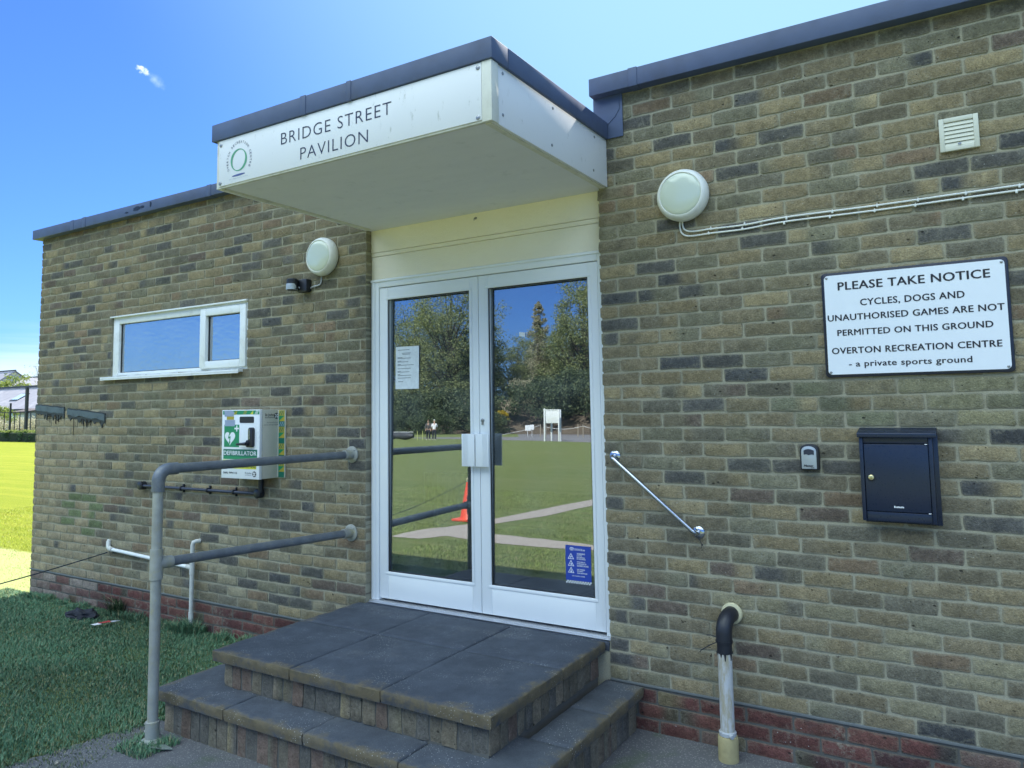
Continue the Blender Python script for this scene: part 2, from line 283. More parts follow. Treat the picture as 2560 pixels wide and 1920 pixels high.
# ------------------------------------------------------------------ mesh helpers
class MB:
    def __init__(s): s.v=[]; s.f=[]; s.mi=[]
    def add(s,v,f,mi=0):
        o=len(s.v); s.v+= [tuple(p) for p in v]; s.f+=[tuple(i+o for i in q) for q in f]; s.mi+=[mi]*len(f); return s
    def box(s,x0,x1,y0,y1,z0,z1,mi=0):
        v=[(x,y,z) for x in (x0,x1) for y in (y0,y1) for z in (z0,z1)]
        return s.add(v,[(0,1,3,2),(4,6,7,5),(0,4,5,1),(2,3,7,6),(0,2,6,4),(1,5,7,3)],mi)
    def tube(s,pts,r,n=16,cap=True,mi=0):
        pts=[Vector(p) for p in pts]; rs=r if isinstance(r,(list,tuple)) else [r]*len(pts)
        o=len(s.v); prev=None
        for i,p in enumerate(pts):
            t=(pts[min(i+1,len(pts)-1)]-pts[max(i-1,0)]).normalized()
            if prev is None:
                a=Vector((0,0,1)) if abs(t.z)<.9 else Vector((1,0,0)); u=t.cross(a).normalized()
            else: u=(prev-t*prev.dot(t)).normalized()
            prev=u; w=t.cross(u)
            for j in range(n):
                q=2*math.pi*j/n; s.v.append(tuple(p+rs[i]*(math.cos(q)*u+math.sin(q)*w)))
        for i in range(len(pts)-1):
            for j in range(n):
                a=o+i*n+j; b=o+i*n+(j+1)%n; s.f.append((a,b,b+n,a+n)); s.mi.append(mi)
        if cap:
            s.f.append(tuple(o+j for j in range(n))[::-1]); s.f.append(tuple(o+(len(pts)-1)*n+j for j in range(n))); s.mi+=[mi,mi]
        return s
    def cyl(s,a,b,r,n=24,mi=0): return s.tube([a,b],r,n,True,mi)
    def lathe(s,prof,origin,axis,n=40,mi=0):   # prof: list of (radius, along)
        axis=Vector(axis).normalized(); a=Vector((0,0,1)) if abs(axis.z)<.9 else Vector((1,0,0)); u=axis.cross(a).normalized(); w=axis.cross(u); O=Vector(origin); o=len(s.v)
        for r,h in prof:
            for j in range(n):
                q=2*math.pi*j/n; s.v.append(tuple(O+axis*h+r*(math.cos(q)*u+math.sin(q)*w)))
        for i in range(len(prof)-1):
            for j in range(n):
                a=o+i*n+j; b=o+i*n+(j+1)%n; s.f.append((a,b,b+n,a+n)); s.mi.append(mi)
        s.f.append(tuple(o+j for j in range(n))[::-1]); s.f.append(tuple(o+(len(prof)-1)*n+j for j in range(n))); s.mi+=[mi,mi]; return s
    def prism(s,pts,frame,t0,t1,mi=0):   # outline pts (u,v) in frame(O,U,V,N), extruded t0..t1 along N
        O,U,V,N=frame; n=len(pts); v=[O+U*a+V*b+N*t for t in (t0,t1) for a,b in pts]
        f=[tuple(range(n))[::-1],tuple(range(n,2*n))]+[(i,(i+1)%n,n+(i+1)%n,n+i) for i in range(n)]
        return s.add(v,f,mi)
    def obj(s,name,mats,parent=None,bevel=0,smooth=None,seg=2):
        me=bpy.data.meshes.new(name); me.from_pydata(s.v,[],s.f)
        if not isinstance(mats,(list,tuple)): mats=[mats]
        for m in mats: me.materials.append(m)
        me.polygons.foreach_set('material_index',s.mi)
        bm=bmesh.new(); bm.from_mesh(me); bmesh.ops.recalc_face_normals(bm,faces=bm.faces)
        if bevel:
            es=[e for e in bm.edges if len(e.link_faces)==2 and e.calc_face_angle(0)>.6]
            bmesh.ops.bevel(bm,geom=es,offset=bevel,segments=seg,affect='EDGES',profile=.5)
        bm.to_mesh(me); bm.free()
        if smooth is None: smooth=.7
        if smooth:
            me.polygons.foreach_set('use_smooth',[True]*len(me.polygons)); me.set_sharp_from_angle(angle=smooth)
        me.update()
        o=bpy.data.objects.new(name,me); COL.objects.link(o)
        if parent: o.parent=parent; o.matrix_parent_inverse=Matrix.Translation(-parent_world(parent))
        return o
def parent_world(p): return p.location.copy() if p.get('_own') else Vector((0,0,0))
def thing(name,label,cat,loc=(0,0,0),group=None):
    o=bpy.data.objects.new(name,None); COL.objects.link(o); o.location=loc; o['_own']=1; o.empty_display_size=.1
    o['label']=label; o['category']=cat
    if group: o['group']=group
    return o
def tag(o,label,cat,group=None,kind=None):
    if label: o['label']=label
    if cat: o['category']=cat
    if group: o['group']=group
    if kind: o['kind']=kind
    return o
def struct(o): o['kind']='structure'; return o
FY=lambda y:(Vector((0,y,0)),Vector((1,0,0)),Vector((0,0,1)),Vector((0,-1,0)))      # faces the viewer (-y); u=x, v=z
FX=lambda x:(Vector((x,0,0)),Vector((0,1,0)),Vector((0,0,1)),Vector((1,0,0)))       # faces +x; u=y, v=z
def rrect(x0,x1,z0,z1,r,n=5):
    out=[]
    for cx,cz,a in ((x1-r,z1-r,0),(x0+r,z1-r,90),(x0+r,z0+r,180),(x1-r,z0+r,270)):
        for i in range(n+1):
            q=R(a+90*i/n); out.append((cx+r*math.cos(q),cz+r*math.sin(q)))
    return out
def ell(cx,cz,a,b,n=40,rot=0):
    return [(cx+a*math.cos(t)*math.cos(rot)-b*math.sin(t)*math.sin(rot),cz+a*math.cos(t)*math.sin(rot)+b*math.sin(t)*math.cos(rot)) for t in [2*math.pi*i/n for i in range(n)]]
def text(s,frame,u0,u1,v0,v1,mat,parent,name='lettering',bold=0,off=.0012,caps='H',rot=0,shear=0,space=1.0):
    """flat lettering whose first line fills u0..u1 and whose capital height is v0..v1"""
    cu=bpy.data.curves.new('t','FONT'); cu.body=s; cu.size=1; cu.offset=min(bold,0); cu.fill_mode='FRONT'; cu.resolution_u=3; cu.shear=shear; cu.space_character=space
    o=bpy.data.objects.new('t',cu); COL.objects.link(o); dg=bpy.context.evaluated_depsgraph_get(); dg.update()
    me=bpy.data.meshes.new_from_object(o.evaluated_get(dg)); bpy.data.objects.remove(o); bpy.data.curves.remove(cu)
    if bold>0:
        v0_=[v.co.copy() for v in me.vertices]; f0_=[tuple(p.vertices) for p in me.polygons]; V_=[];F_2=[]
        for k_,(sx_2,sz_2) in enumerate(((0,0),(bold,0),(-bold,0),(bold*.5,bold*.5),(-bold*.5,-bold*.5))):
            o_=len(V_); V_+=[(q.x+sx_2,q.y+sz_2,k_*1e-4) for q in v0_]; F_2+=[tuple(i+o_ for i in f) for f in f0_]
        me=bpy.data.meshes.new('t'); me.from_pydata(V_,[],F_2)
    n=len(me.vertices); co=np.empty(n*3,np.float32); me.vertices.foreach_get('co',co); co=co.reshape(-1,3)
    x0,x1=co[:,0].min(),co[:,0].max()
    y0,y1=(0.0,.72) if caps=='H' else (co[:,1].min(),co[:,1].max())
    a=(co[:,0]-x0)/(x1-x0)*(u1-u0); b=(co[:,1]-y0)/(y1-y0)*(v1-v0)
    ca,sa=math.cos(rot),math.sin(rot); u=u0+a*ca-b*sa; v=v0+a*sa+b*ca
    O,U,V,N=[np.array(q) for q in frame]
    P=O+np.outer(u,U)+np.outer(v,V)+N*off+np.outer(co[:,2],N)
    me.vertices.foreach_set('co',P.astype(np.float32).ravel()); me.materials.clear(); me.materials.append(mat); me.update()
    ob=bpy.data.objects.new(name,me); COL.objects.link(ob)
    if parent: ob.parent=parent; ob.matrix_parent_inverse=Matrix.Translation(-parent_world(parent))
    return ob
def setcol(me,name,arr,kind='FLOAT_COLOR'):
    a=me.attributes.new(name,kind,'POINT'); a.data.foreach_set('color' if kind=='FLOAT_COLOR' else 'value',np.asarray(arr,np.float32).ravel())

# ------------------------------------------------------------------ brickwork
STOCK=[((.158,.132,.082),6),((.185,.150,.088),5),((.132,.114,.076),5),((.205,.168,.098),3),((.112,.102,.074),4),((.080,.077,.068),2.6),((.160,.118,.076),1.6),((.112,.088,.068),1.4),((.235,.190,.108),1.2),((.142,.132,.088),4),((.060,.060,.058),1.2)]
RED=[((.185,.080,.068),5),((.155,.070,.064),4),((.215,.100,.080),3),((.115,.062,.060),2),((.20,.135,.11),1.5)]
def pick(pal,r):
    t=r.random()*sum(w for _,w in pal)
    for c,w in pal:
        t-=w
        if t<=0: return c
    return pal[0][0]
class Bricks:
    def __init__(s,seed,k=1.38): s.v=[];s.f=[];s.c=[];s.r=random.Random(seed);s.k=k;s.e=[]
    def brick(s,u0,u1,v0,v1,P,col,dl=.012,dr=.012,nx=6,nz=3,edge=.0021,front=.0,rc=.008):
        """one brick face in frame function P(u,v,out); sides run back dl/dr at its ends"""
        r=s.r; o=len(s.v); L=u1-u0; Hh=v1-v0
        ea=min(.2,.0075/L); eb=min(.25,.0065/Hh)
        A=[0,ea]+[ea+(1-2*ea)*i/(nx-2) for i in range(1,nx-2)]+[1-ea,1]; Bv=[0,eb]+[eb+(1-2*eb)*i/(nz-1) for i in range(1,nz-1)]+[1-eb,1]
        nx=len(A)-1; nz=len(Bv)-1
        tiltu=r.uniform(-.0014,.0014); tiltv=r.uniform(-.0012,.0012); f0=front+r.uniform(-.0014,.0016)
        grid=[]; ed=[]
        def wob(n):
            p=r.uniform(0,6.28); q=r.uniform(0,6.28); a=edge*r.uniform(.4,1.1); b=edge*r.uniform(.2,.8)
            return [a*math.sin(p+i*1.1)+b*math.sin(q+i*2.7)+r.uniform(-edge,edge)*.45 for i in range(n+1)]
        jt,jb,jl,jr=wob(nx),wob(nx),wob(nz),wob(nz)
        bow=r.uniform(-.0014,.0014); chip=r.random()<.22; cc=r.randrange(4); ca=r.uniform(.006,.016); rr=rc*r.uniform(.25,.6)
        for j in range(nz+1):
            for i in range(nx+1):
                a=A[i]; b=Bv[j]; u=u0+L*a; v=v0+Hh*b+bow*math.sin(math.pi*a)
                if j<=1: v+=jb[i]
                if j>=nz-1: v+=jt[i]
                if i<=1: u+=jl[j]
                if i>=nx-1: u+=jr[j]
                if i in(0,nx) and j in(0,nz):
                    q=ca if chip and cc==(i>0)+2*(j>0) else rr
                    u+=q if i==0 else -q; v+=(q if j==0 else -q)*.8
                d=f0+tiltu*(a-.5)*2+tiltv*(b-.5)*2+r.uniform(-.0005,.0005)
                out=i in(0,nx) or j in(0,nz)
                if out: d-=.0022
                ed.append(1.0 if out else .62 if (i in(1,nx-1) or j in(1,nz-1)) else .15)
                grid.append((u,v,d))
        W_=nx+1
        for g in grid: s.v.append(P(*g))
        for j in range(nz):
            for i in range(nx):
                a=o+j*W_+i; s.f.append((a,a+1,a+1+W_,a+W_))
        ring=[i for i in range(W_)]+[j*W_+nx for j in range(1,nz+1)]+[nz*W_+i for i in range(nx-1,-1,-1)]+[j*W_ for j in range(nz-1,0,-1)]
        rb=len(s.v)
        for q in ring:
            u,v,d=grid[q]; i=q%W_; dep=dl if i==0 else dr if i==nx else .012
            s.v.append(P(u,v,-dep))
        n=len(ring)
        for q in range(n):
            a=o+ring[q]; b=o+ring[(q+1)%n]; s.f.append((a,rb+q,rb+(q+1)%n,b))
        s.e+=ed+[1.0]*n
        # colour, with a burnt or pale end on some bricks
        nv=len(s.v)-o; end=r.random(); shift=r.uniform(.86,1.14); ec=pick(STOCK,r) if end<.28 else col; side=r.random()<.5; t0=r.uniform(.25,.7)
        pts=grid+[grid[q] for q in ring]
        for (u,v,d) in pts:
            a=(u-u0)/(u1-u0); a=a if side else 1-a; w=max(0,min(1,(a-t0)*5)) if end<.28 else 0
            s.c.append(tuple((col[i]*(1-w)+ec[i]*w)*shift*s.k for i in range(3))+(1,))
    def obj(s,name,mat,parent):
        me=bpy.data.meshes.new(name); me.from_pydata(s.v,[],s.f); me.materials.append(mat); setcol(me,'Col',s.c); setcol(me,'Edge',s.e,'FLOAT')
        me.polygons.foreach_set('use_smooth',[True]*len(me.polygons)); me.set_sharp_from_angle(angle=.75); me.update()
        o=bpy.data.objects.new(name,me); COL.objects.link(o)
        if parent: o.parent=parent
        return o
PF=lambda u,v,d:(u,-d,v)              # front wall at y=0
PL=lambda u,v,d:(-7.775-d,-u,v)       # left end wall, u runs towards the front
Z0=.239; CP=.0747
def course_z(i): return Z0+CP*i, Z0+CP*(i+1)-.0100
def lay(B,P,x0,x1,nrows,phase,holes=(),pal=STOCK,z0=None,cp=CP,tint=None,ends=(True,True),row0=0):
    r=B.r
    for i in range(nrows):
        za=(Z0 if z0 is None else z0)+cp*i; zb=za+cp-.0100
        zm=(za+zb)/2
        off=phase+(.1125 if (i+row0)%2 else 0)
        spans=[(x0,x1)]
        for hx0,hx1,hz0,hz1 in holes:
            if hz0<zm<hz1:
                ns=[]
                for a,b in spans:
                    if hx0>a: ns.append((a,min(b,hx0)))
                    if hx1<b: ns.append((max(a,hx1),b))
                spans=[q for q in ns if q[1]-q[0]>.02]
        for a,b in spans:
            n0=math.floor((a-off)/.225); xs=[a]; kx=n0+1
            while off+kx*.225<b-.03:
                x=off+kx*.225
                if x-xs[-1]>.045: xs.append(x+ r.uniform(-.006,.006))
                kx+=1
            if b-xs[-1]<.05 and len(xs)>1: xs.pop()
            xs.append(b)
            for q in range(len(xs)-1):
                u0=xs[q]+(.005 if q>0 else 0); u1=xs[q+1]-(.005 if q<len(xs)-2 else 0)
                c=pick(pal,r)
                if tint: c=tint((u0+u1)/2,zm,c,r)
                L=q==0 and ends[0]; Rr=q==len(xs)-2 and ends[1]
                dz=r.uniform(-.0015,.0015)
                B.brick(u0+(r.uniform(-.004,.004) if L else 0),u1+(r.uniform(-.005,.003) if Rr else 0),za+dz+r.uniform(-.001,.001),zb+dz+r.uniform(-.001,.001),P,c,dl=.09 if L else .012,dr=.09 if Rr else .012)
def tint_left(x,z,c,r):
    if x<-6.62 and z<1.72:     # patch once covered by a lean-to: paler, warmer
        w=.70; t=(.255,.208,.130); c=tuple(c[i]*(1-w)+t[i]*w for i in range(3))
        if -7.25<x<-6.7 and .62<z<1.0 and r.random()<.75: c=(.105,.125,.062)
        return c
    if z<.75 and r.random()<.3: return (.215,.19,.125)
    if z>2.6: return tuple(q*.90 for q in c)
    return c
def tint_right(x,z,c,r):
    if z<.75 and r.random()<.35: return (.190,.170,.106)
    if 1.55<z<1.78 and x>-.75: return tuple(c[i]*.6+(.14,.155,.09)[i]*.4 for i in range(3))
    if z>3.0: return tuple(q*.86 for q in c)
    return c

PAV=thing('pavilion','long flat roofed brown brick pavilion with a white double door and canopy','building',(0,0,0))
XL,XR=-7.775,5.2; DL,DR=-3.508,-1.752
WIN=(-6.533,-4.72,2.005,2.552)
NR=43
mb=MB()   # mortar cores behind the bricks
yf,yb=.0056,.14
def core(mb,x0,x1,z0,z1): mb.box(x0,x1,yf,yb,z0,z1)
core(mb,XL+.0054,DL-.004,.235,WIN[2]); core(mb,XL+.0054,WIN[0],WIN[2],WIN[3]); core(mb,WIN[1],DL-.004,WIN[2],WIN[3]); core(mb,XL+.0054,DL-.004,WIN[3],3.47)
core(mb,DR+.004,XR,.235,3.47); mb.box(DL-.0038,DR+.0038,.0065,.138,.0,.420)
mb.box(XL+.0056,XL+.14,yb,6.0,.235,3.47)
wall=mb.obj('mortar_wall',M['mortar'],PAV,smooth=0)
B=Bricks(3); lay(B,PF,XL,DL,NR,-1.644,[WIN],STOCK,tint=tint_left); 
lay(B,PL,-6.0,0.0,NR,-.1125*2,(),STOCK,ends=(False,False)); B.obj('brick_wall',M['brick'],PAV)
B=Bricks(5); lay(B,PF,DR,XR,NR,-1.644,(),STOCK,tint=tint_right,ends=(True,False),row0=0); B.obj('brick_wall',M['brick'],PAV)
# red plinth, three courses, and the damp course above it
def tint_plinth(x,z,c,r):
    if x<-6.62: w=r.choice((.15,.5,.8)); t=(.42,.36,.30); return tuple(c[i]*(1-w)+t[i]*w for i in range(3))
    return c
mb=MB(); mb.box(XL+.003,DL+.02,yf-.001,yb-.01,-.1,.2245); mb.box(DR-.02,XR,yf-.001,yb-.01,-.1,.2245); mb.box(XL+.0035,XL+.13,yb-.01,6,-.1,.2245)
mb.obj('plinth_mortar',M['pmortar'],PAV,smooth=0)
for sd_,a_,b_,ph_ in ((8,XL,DL+.02,-1.584),(9,DR-.02,XR,-1.60)):
    B=Bricks(sd_,.70); lay(B,PF,a_,b_,4,ph_,(),RED,z0=-.0735,cp=.0745,tint=tint_plinth,ends=(True,a_<-5))
    if a_<-5: lay(B,PL,-6,0,4,-.2,(),RED,z0=-.0735,cp=.0745,ends=(False,False))
    B.obj('plinth',M['redbrick'],PAV)
mb=MB(); mb.box(XL-.004,DL,-.004,.1,.2255,.2385); mb.box(DR,XR,-.004,.1,.2255,.2385); mb.obj('damp_course',M['dpc'],PAV,bevel=.003)
# lumpy mortar fillet under the copings
mb=MB(); mb.box(XL,DL,-.012,.02,3.448,3.462); mb.box(DR,XR,-.012,.02,3.452,3.474); mb.obj('coping_bedding',M['mortar'],PAV,bevel=.004)
# copings
def coping(x0,x1,z0,z1,joints,end=None):
    mb=MB(); xs=[x0]+joints+[x1]
    for a,b in zip(xs[:-1],xs[1:]): mb.box(a+.0015,b-.0015,-.065,.25,z0,z1)
    for j in joints: mb.box(j-.004,j+.05,-.0685,.2,z0-.003,z1+.003)
    return mb.obj('roof_coping',M['lead'],PAV,bevel=.004)
coping(XL-.07,DL+.03,3.419,3.510,[-7.15,-6.95,-5.15,-4.9]); coping(DR-.012,XR,3.447,3.548,[-1.52,1.6,3.4])
mb=MB(); mb.box(XL-.07,XL+.2,.2515,6.1,3.419,3.510); mb.obj('roof_coping',M['lead'],PAV,bevel=.004)
for (x,z,a,b) in ((-6.10,3.466,.055,.020),(-6.02,3.470,.03,.012),(-5.90,3.474,.012,.022),(-6.25,3.452,.025,.007)):
    mb=MB(); mb.prism([(x+a*math.cos(t)*(.75+.5*rnd.random()),z+b*math.sin(t)*(.75+.5*rnd.random())) for t in [2*math.pi*i/14 for i in range(14)]],FY(-.0655),0,.002); mb.obj('tar_patch',M['tar'],PAV,smooth=0)
mb=MB(); mb.box(DR-.012,-1.585,-.008,.0,3.20,3.452); mb.box(DR-.012,DR-.0045,.0005,.3,3.20,3.452); mb.obj('lead_cheek',M['lead'],PAV,bevel=.003)
mb=MB(); mb.tube([(-1.60,-.0095,3.43),(-1.603,-.0095,3.36),(-1.63,-.0095,3.32),(-1.68,-.0095,3.28)],.0025,6); mb.obj('lead_crease',M['lead'],PAV)
# roofs, back and interior of the entrance lobby
mb=MB(); mb.box(XL+.14,DL-.02,.14,6,3.36,3.40); mb.box(DR+.02,XR,.14,6,3.36,3.40); mb.box(DL-.02,DR+.02,.14,6,3.20,3.255); mb.obj('roof',M['roofing'],PAV,smooth=0)
mb=MB(); mb.box(XL+.14,XR,5.9,6.0,0,3.36); mb.box(XR,XR+.1,0,6.0,0,3.36); mb.obj('rear_wall',M['mortar'],PAV,smooth=0)
mb=MB(); mb.box(-6.4,DR+.35,.1405,3.2,.40,.428); mb.obj('lobby_floor',M['carpet'],PAV,smooth=0)
mb=MB(); mb.box(-6.4,DR+.35,3.1,3.2,.428,3.0); mb.box(-6.5,-6.4,.1405,3.2,.428,3.0); mb.box(DR+.35,DR+.45,.1405,3.2,.428,3.0); mb.box(-6.5,DR+.45,.1405,3.2,3.0,3.06)
mb.obj('lobby_wall',M['inwall'],PAV,smooth=0)
mb=MB()
for i in range(11): mb.box(-5.33+i*.075,-5.29+i*.075,2.93,2.99,.62,.98)
mb.box(-5.34,-4.52,2.945,2.975,.65,.67); mb.box(-5.34,-4.52,2.945,2.975,.93,.95)
for i in (-5.2,-4.66): mb.box(i,i+.04,2.94,2.98,.428,.63)
rad=mb.obj('radiator',M['radiator'],None,bevel=.006); tag(rad,'white column radiator standing inside, faintly seen through the left glass','radiator')

# ------------------------------------------------------------------ window
win=MB()
fx0,fx1,fz0,fz1=WIN[0]+.004,WIN[1]-.004,2.018,WIN[3]-.004
win.box(fx0,fx0+.088,.012,.09,fz0,fz1); win.box(fx1-.045,fx1,.012,.09,fz0,fz1); win.box(fx0+.088,fx1-.045,.012,.09,fz1-.062,fz1); win.box(fx0+.088,fx1-.045,.012,.09,fz0,fz0+.034); win.box(-5.313,-5.268,.012,.09,fz0+.034,fz1-.062)
wf=win.obj('window',M['pvc'],PAV,bevel=.005)
s=MB(); sx0,sx1,sz0,sz1=-5.283,-4.735,2.040,2.522
s.box(sx0,-5.217,-.006,.05,sz0,sz1); s.box(-4.803,sx1,-.006,.05,sz0,sz1); s.box(-5.217,-4.803,-.006,.05,2.463,sz1); s.box(-5.217,-4.803,-.006,.05,sz0,2.098); s.obj('opening_sash',M['pvc'],wf,bevel=.005)
g=MB(); g.box(-6.443,-5.315,.040,.046,2.052,2.486); g.obj('pane',M['obscure'],wf,smooth=0); g=MB(); g.box(-5.216,-4.804,.030,.036,2.099,2.462); g.obj('pane',M['obscure'],wf,smooth=0)
g=MB()
for (a,b,c,d,y) in ((-6.441,-5.313,2.0525,2.488,.036),(-5.2165,-4.8035,2.0985,2.4625,.026)):
    g.box(a,b,y-.002,y+.003,c,c+.006); g.box(a,b,y-.002,y+.003,d-.006,d); g.box(a,a+.007,y-.002,y+.003,c+.006,d-.006); g.box(b-.005,b,y-.002,y+.003,c+.006,d-.006)
g.obj('gasket',M['gasket'],wf,smooth=0)
g=MB(); g.box(-6.45,-4.79,.2,.21,2.03,2.53); g.obj('blind',M['white_blind'],wf,smooth=0)
g=MB(); g.box(-6.625,-4.765,-.045,.011,1.998,2.017); g.box(-6.625,-4.765,-.045,-.038,1.988,1.998); g.obj('sill',M['pvc'],wf,bevel=.003)
g=MB(); g.box(fx0-.012,fx1+.008,-.018,.011,fz1-.004,fz1+.008); g.obj('drip_trim',M['pvc'],wf,bevel=.002)

# ------------------------------------------------------------------ canopy
CX0,CX1,CYF=-3.512,-1.69,-1.200
cz=2.924
g=MB(); g.box(CX0+.03,CX1-.02,CYF+.02,-.002,cz+.004,cz+.03); g.box(DL+.002,DR-.002,-.0018,.139,cz+.0045,cz+.0295); cn=g.obj('canopy',M['soffit'],PAV,smooth=0)
g=MB(); g.box(CX0,CX1,CYF,CYF+.02,cz,3.196); g.obj('front_fascia',M['trim'],cn,bevel=.003)
g=MB(); g.box(CX1-.018,CX1,CYF+.0205,-.003,cz,3.196); g.obj('side_fascia',M['fascia'],cn,bevel=.002)
g=MB(); g.box(CX0,CX0+.018,CYF+.0205,-.003,cz,3.196); g.obj('side_fascia',M['fascia'],cn,bevel=.002)
for a_,b_,c_,d_ in ((CX0+.05,CX0+.056,cz+.001,cz+.0042),(CX1-.045,CX1-.018,cz-.003,cz+.0038),(CX0+.018,CX0+.045,cz-.003,cz+.0038)):
    g=MB(); g.box(a_,b_,CYF+.021,-.003,c_,d_); g.obj('soffit_trim',M['trim'],cn,smooth=0)
g=MB(); g.box(CX1-.001,CX1+.006,CYF-.004,CYF+.05,cz-.001,3.194); g.box(CX1-.045,CX1+.006,CYF-.007,CYF-.0005,cz-.001,3.194); g.obj('corner_trim',M['trim'],cn,bevel=.002)
g=MB()
for a,b in ((CX0-.03,-2.84),(-2.84,-2.52),(-2.52,CX1+.016)): g.box(a+.001,b-.001,CYF-.016,CYF+.12,3.195,3.292)
g.box(-2.842,-2.80,CYF-.0195,CYF+.1,3.192,3.295); g.box(-2.522,-2.49,CYF-.0195,CYF+.1,3.192,3.295)
g.box(CX1-.12,CX1+.016,CYF+.121,-.012,3.195,3.292); g.box(CX0-.03,CX0+.1,CYF+.121,-.07,3.195,3.292)
g.obj('canopy_coping',M['lead'],cn,bevel=.004)
g=MB(); g.box(CX0,CX1-.02,CYF+.12,-.002,3.20,3.265); g.obj('canopy_roof',M['roofing'],cn,smooth=0)
for (y,z) in ((-1.106,3.167),(-1.109,2.977),(-.641,3.166),(-.657,2.974),(-.162,3.166),(-.183,2.974)):
    g=MB(); g.lathe([(.0075,0),(.0075,.002),(.004,.003)],(CX1,y,z),(1,0,0),12); g.obj('screw',M['screw'],cn)
# name board
nb_=thing('name_board','white BRIDGE STREET PAVILION name board across the canopy front','sign',(-2.6,CYF,3.06))
g=MB(); g.prism([(-3.487,2.934),(-1.737,2.934),(-1.737,3.192),(-3.487,3.192)],FY(CYF-.0005),0,.0055); g.obj('panel',M['fascia'],nb_,bevel=.001)
F_=FY(CYF-.006)
text('BRIDGE STREET',F_,-2.989,-2.243,3.073,3.139,M['navyink'],nb_,bold=-.010,space=1.12); text('PAVILION',F_,-2.846,-2.389,2.967,3.033,M['navyink'],nb_,bold=-.010,space=1.12)
def ring(outer,inner,frame,off,mat,parent,name):
    O,U,V,N=frame; n=len(outer); v=[O+U*a+V*b+N*off for a,b in outer+inner]; mb=MB(); mb.add(v,[(i,(i+1)%n,n+(i+1)%n,n+i) for i in range(n)]); return mb.obj(name,mat,parent,smooth=0)
ring(ell(-3.320,3.057,.062,.067,48,R(78)),ell(-3.320,3.057,.0575,.0505,48,R(60)),F_,.001,M['greenlogo'],nb_,'green_ring')
g=MB(); g.prism(ell(-3.321,2.974,.053,.0055,28,R(1)),F_,.0,.001); g.obj('blue_ellipse',M['blueprint'],nb_,smooth=0)
arc='OVERTON RECREATION CENTRE'
for i,ch in enumerate(arc):
    if ch==' ': continue
    a=R(205-i*(205+27)/(len(arc)-1)); cx,cz_=-3.318,3.055; r_=.094
    w=.0105 if ch!='I' else .003
    px=cx+(r_*.94)*math.cos(a); pz=cz_+r_*math.sin(a); q=a-math.pi/2
    text(ch,F_,px-w/2*math.cos(q),px-w/2*math.cos(q)+w,pz-w/2*math.sin(q),pz-w/2*math.sin(q)+.0145,M['navyink'],nb_,rot=q)
text('the village sports centre',F_,-3.398,-3.245,2.956,2.962,M['faintprint'],nb_)
for (x,z) in ((-3.470,3.166),(-3.473,2.950),(-1.753,3.171),(-1.755,2.948)):
    g=MB(); g.lathe([(.011,0),(.011,.002),(.006,.004)],(x,CYF-.006,z),(0,-1,0),14); g.obj('screw',M['screw'],nb_)

# ------------------------------------------------------------------ entrance: panel, frame, doors
g=MB(); g.box(DL+.001,DR+.02,.052,.12,2.775,2.930); g.box(DL+.001,DR+.02,.058,.12,2.5835,2.744); g.box(DL+.001,DR+.02,.055,.12,2.7465,2.7725); g.obj('entrance_panel',M['cream'],PAV,bevel=.002)
g=MB(); g.tube([(-2.626,.052,2.895),(-2.626,.035,2.893),(-2.624,.03,2.885),(-2.628,.034,2.878)],.003,8); g.lathe([(.009,0),(.007,.003)],(-2.626,.052,2.895),(0,-1,0),12); g.obj('hook',M['screw'],PAV)
df=MB(); y0,y1=.052,.125
df.box(DL+.0015,-3.438,y0,y1,.437,2.582); df.box(-1.792,DR+.03,y0,y1,.437,2.582); df.box(-3.438,-1.792,y0,y1,2.527,2.582)
df.box(DL+.0015,DR+.03,y0-.008,y0-.0005,2.566,2.583); df.box(-3.497,-3.470,y0-.006,y0-.0005,.437,2.565)
frame=df.obj('door_frame',M['alu'],PAV,bevel=.003)
g=MB(); g.box(DL+.0015,DR+.03,.03,.125,.4265,.4365); g.box(DL+.01,DR+.02,.012,.03,.4265,.431); g.obj('threshold',M['sill_metal'],frame,bevel=.002)
EPS=R(.64)
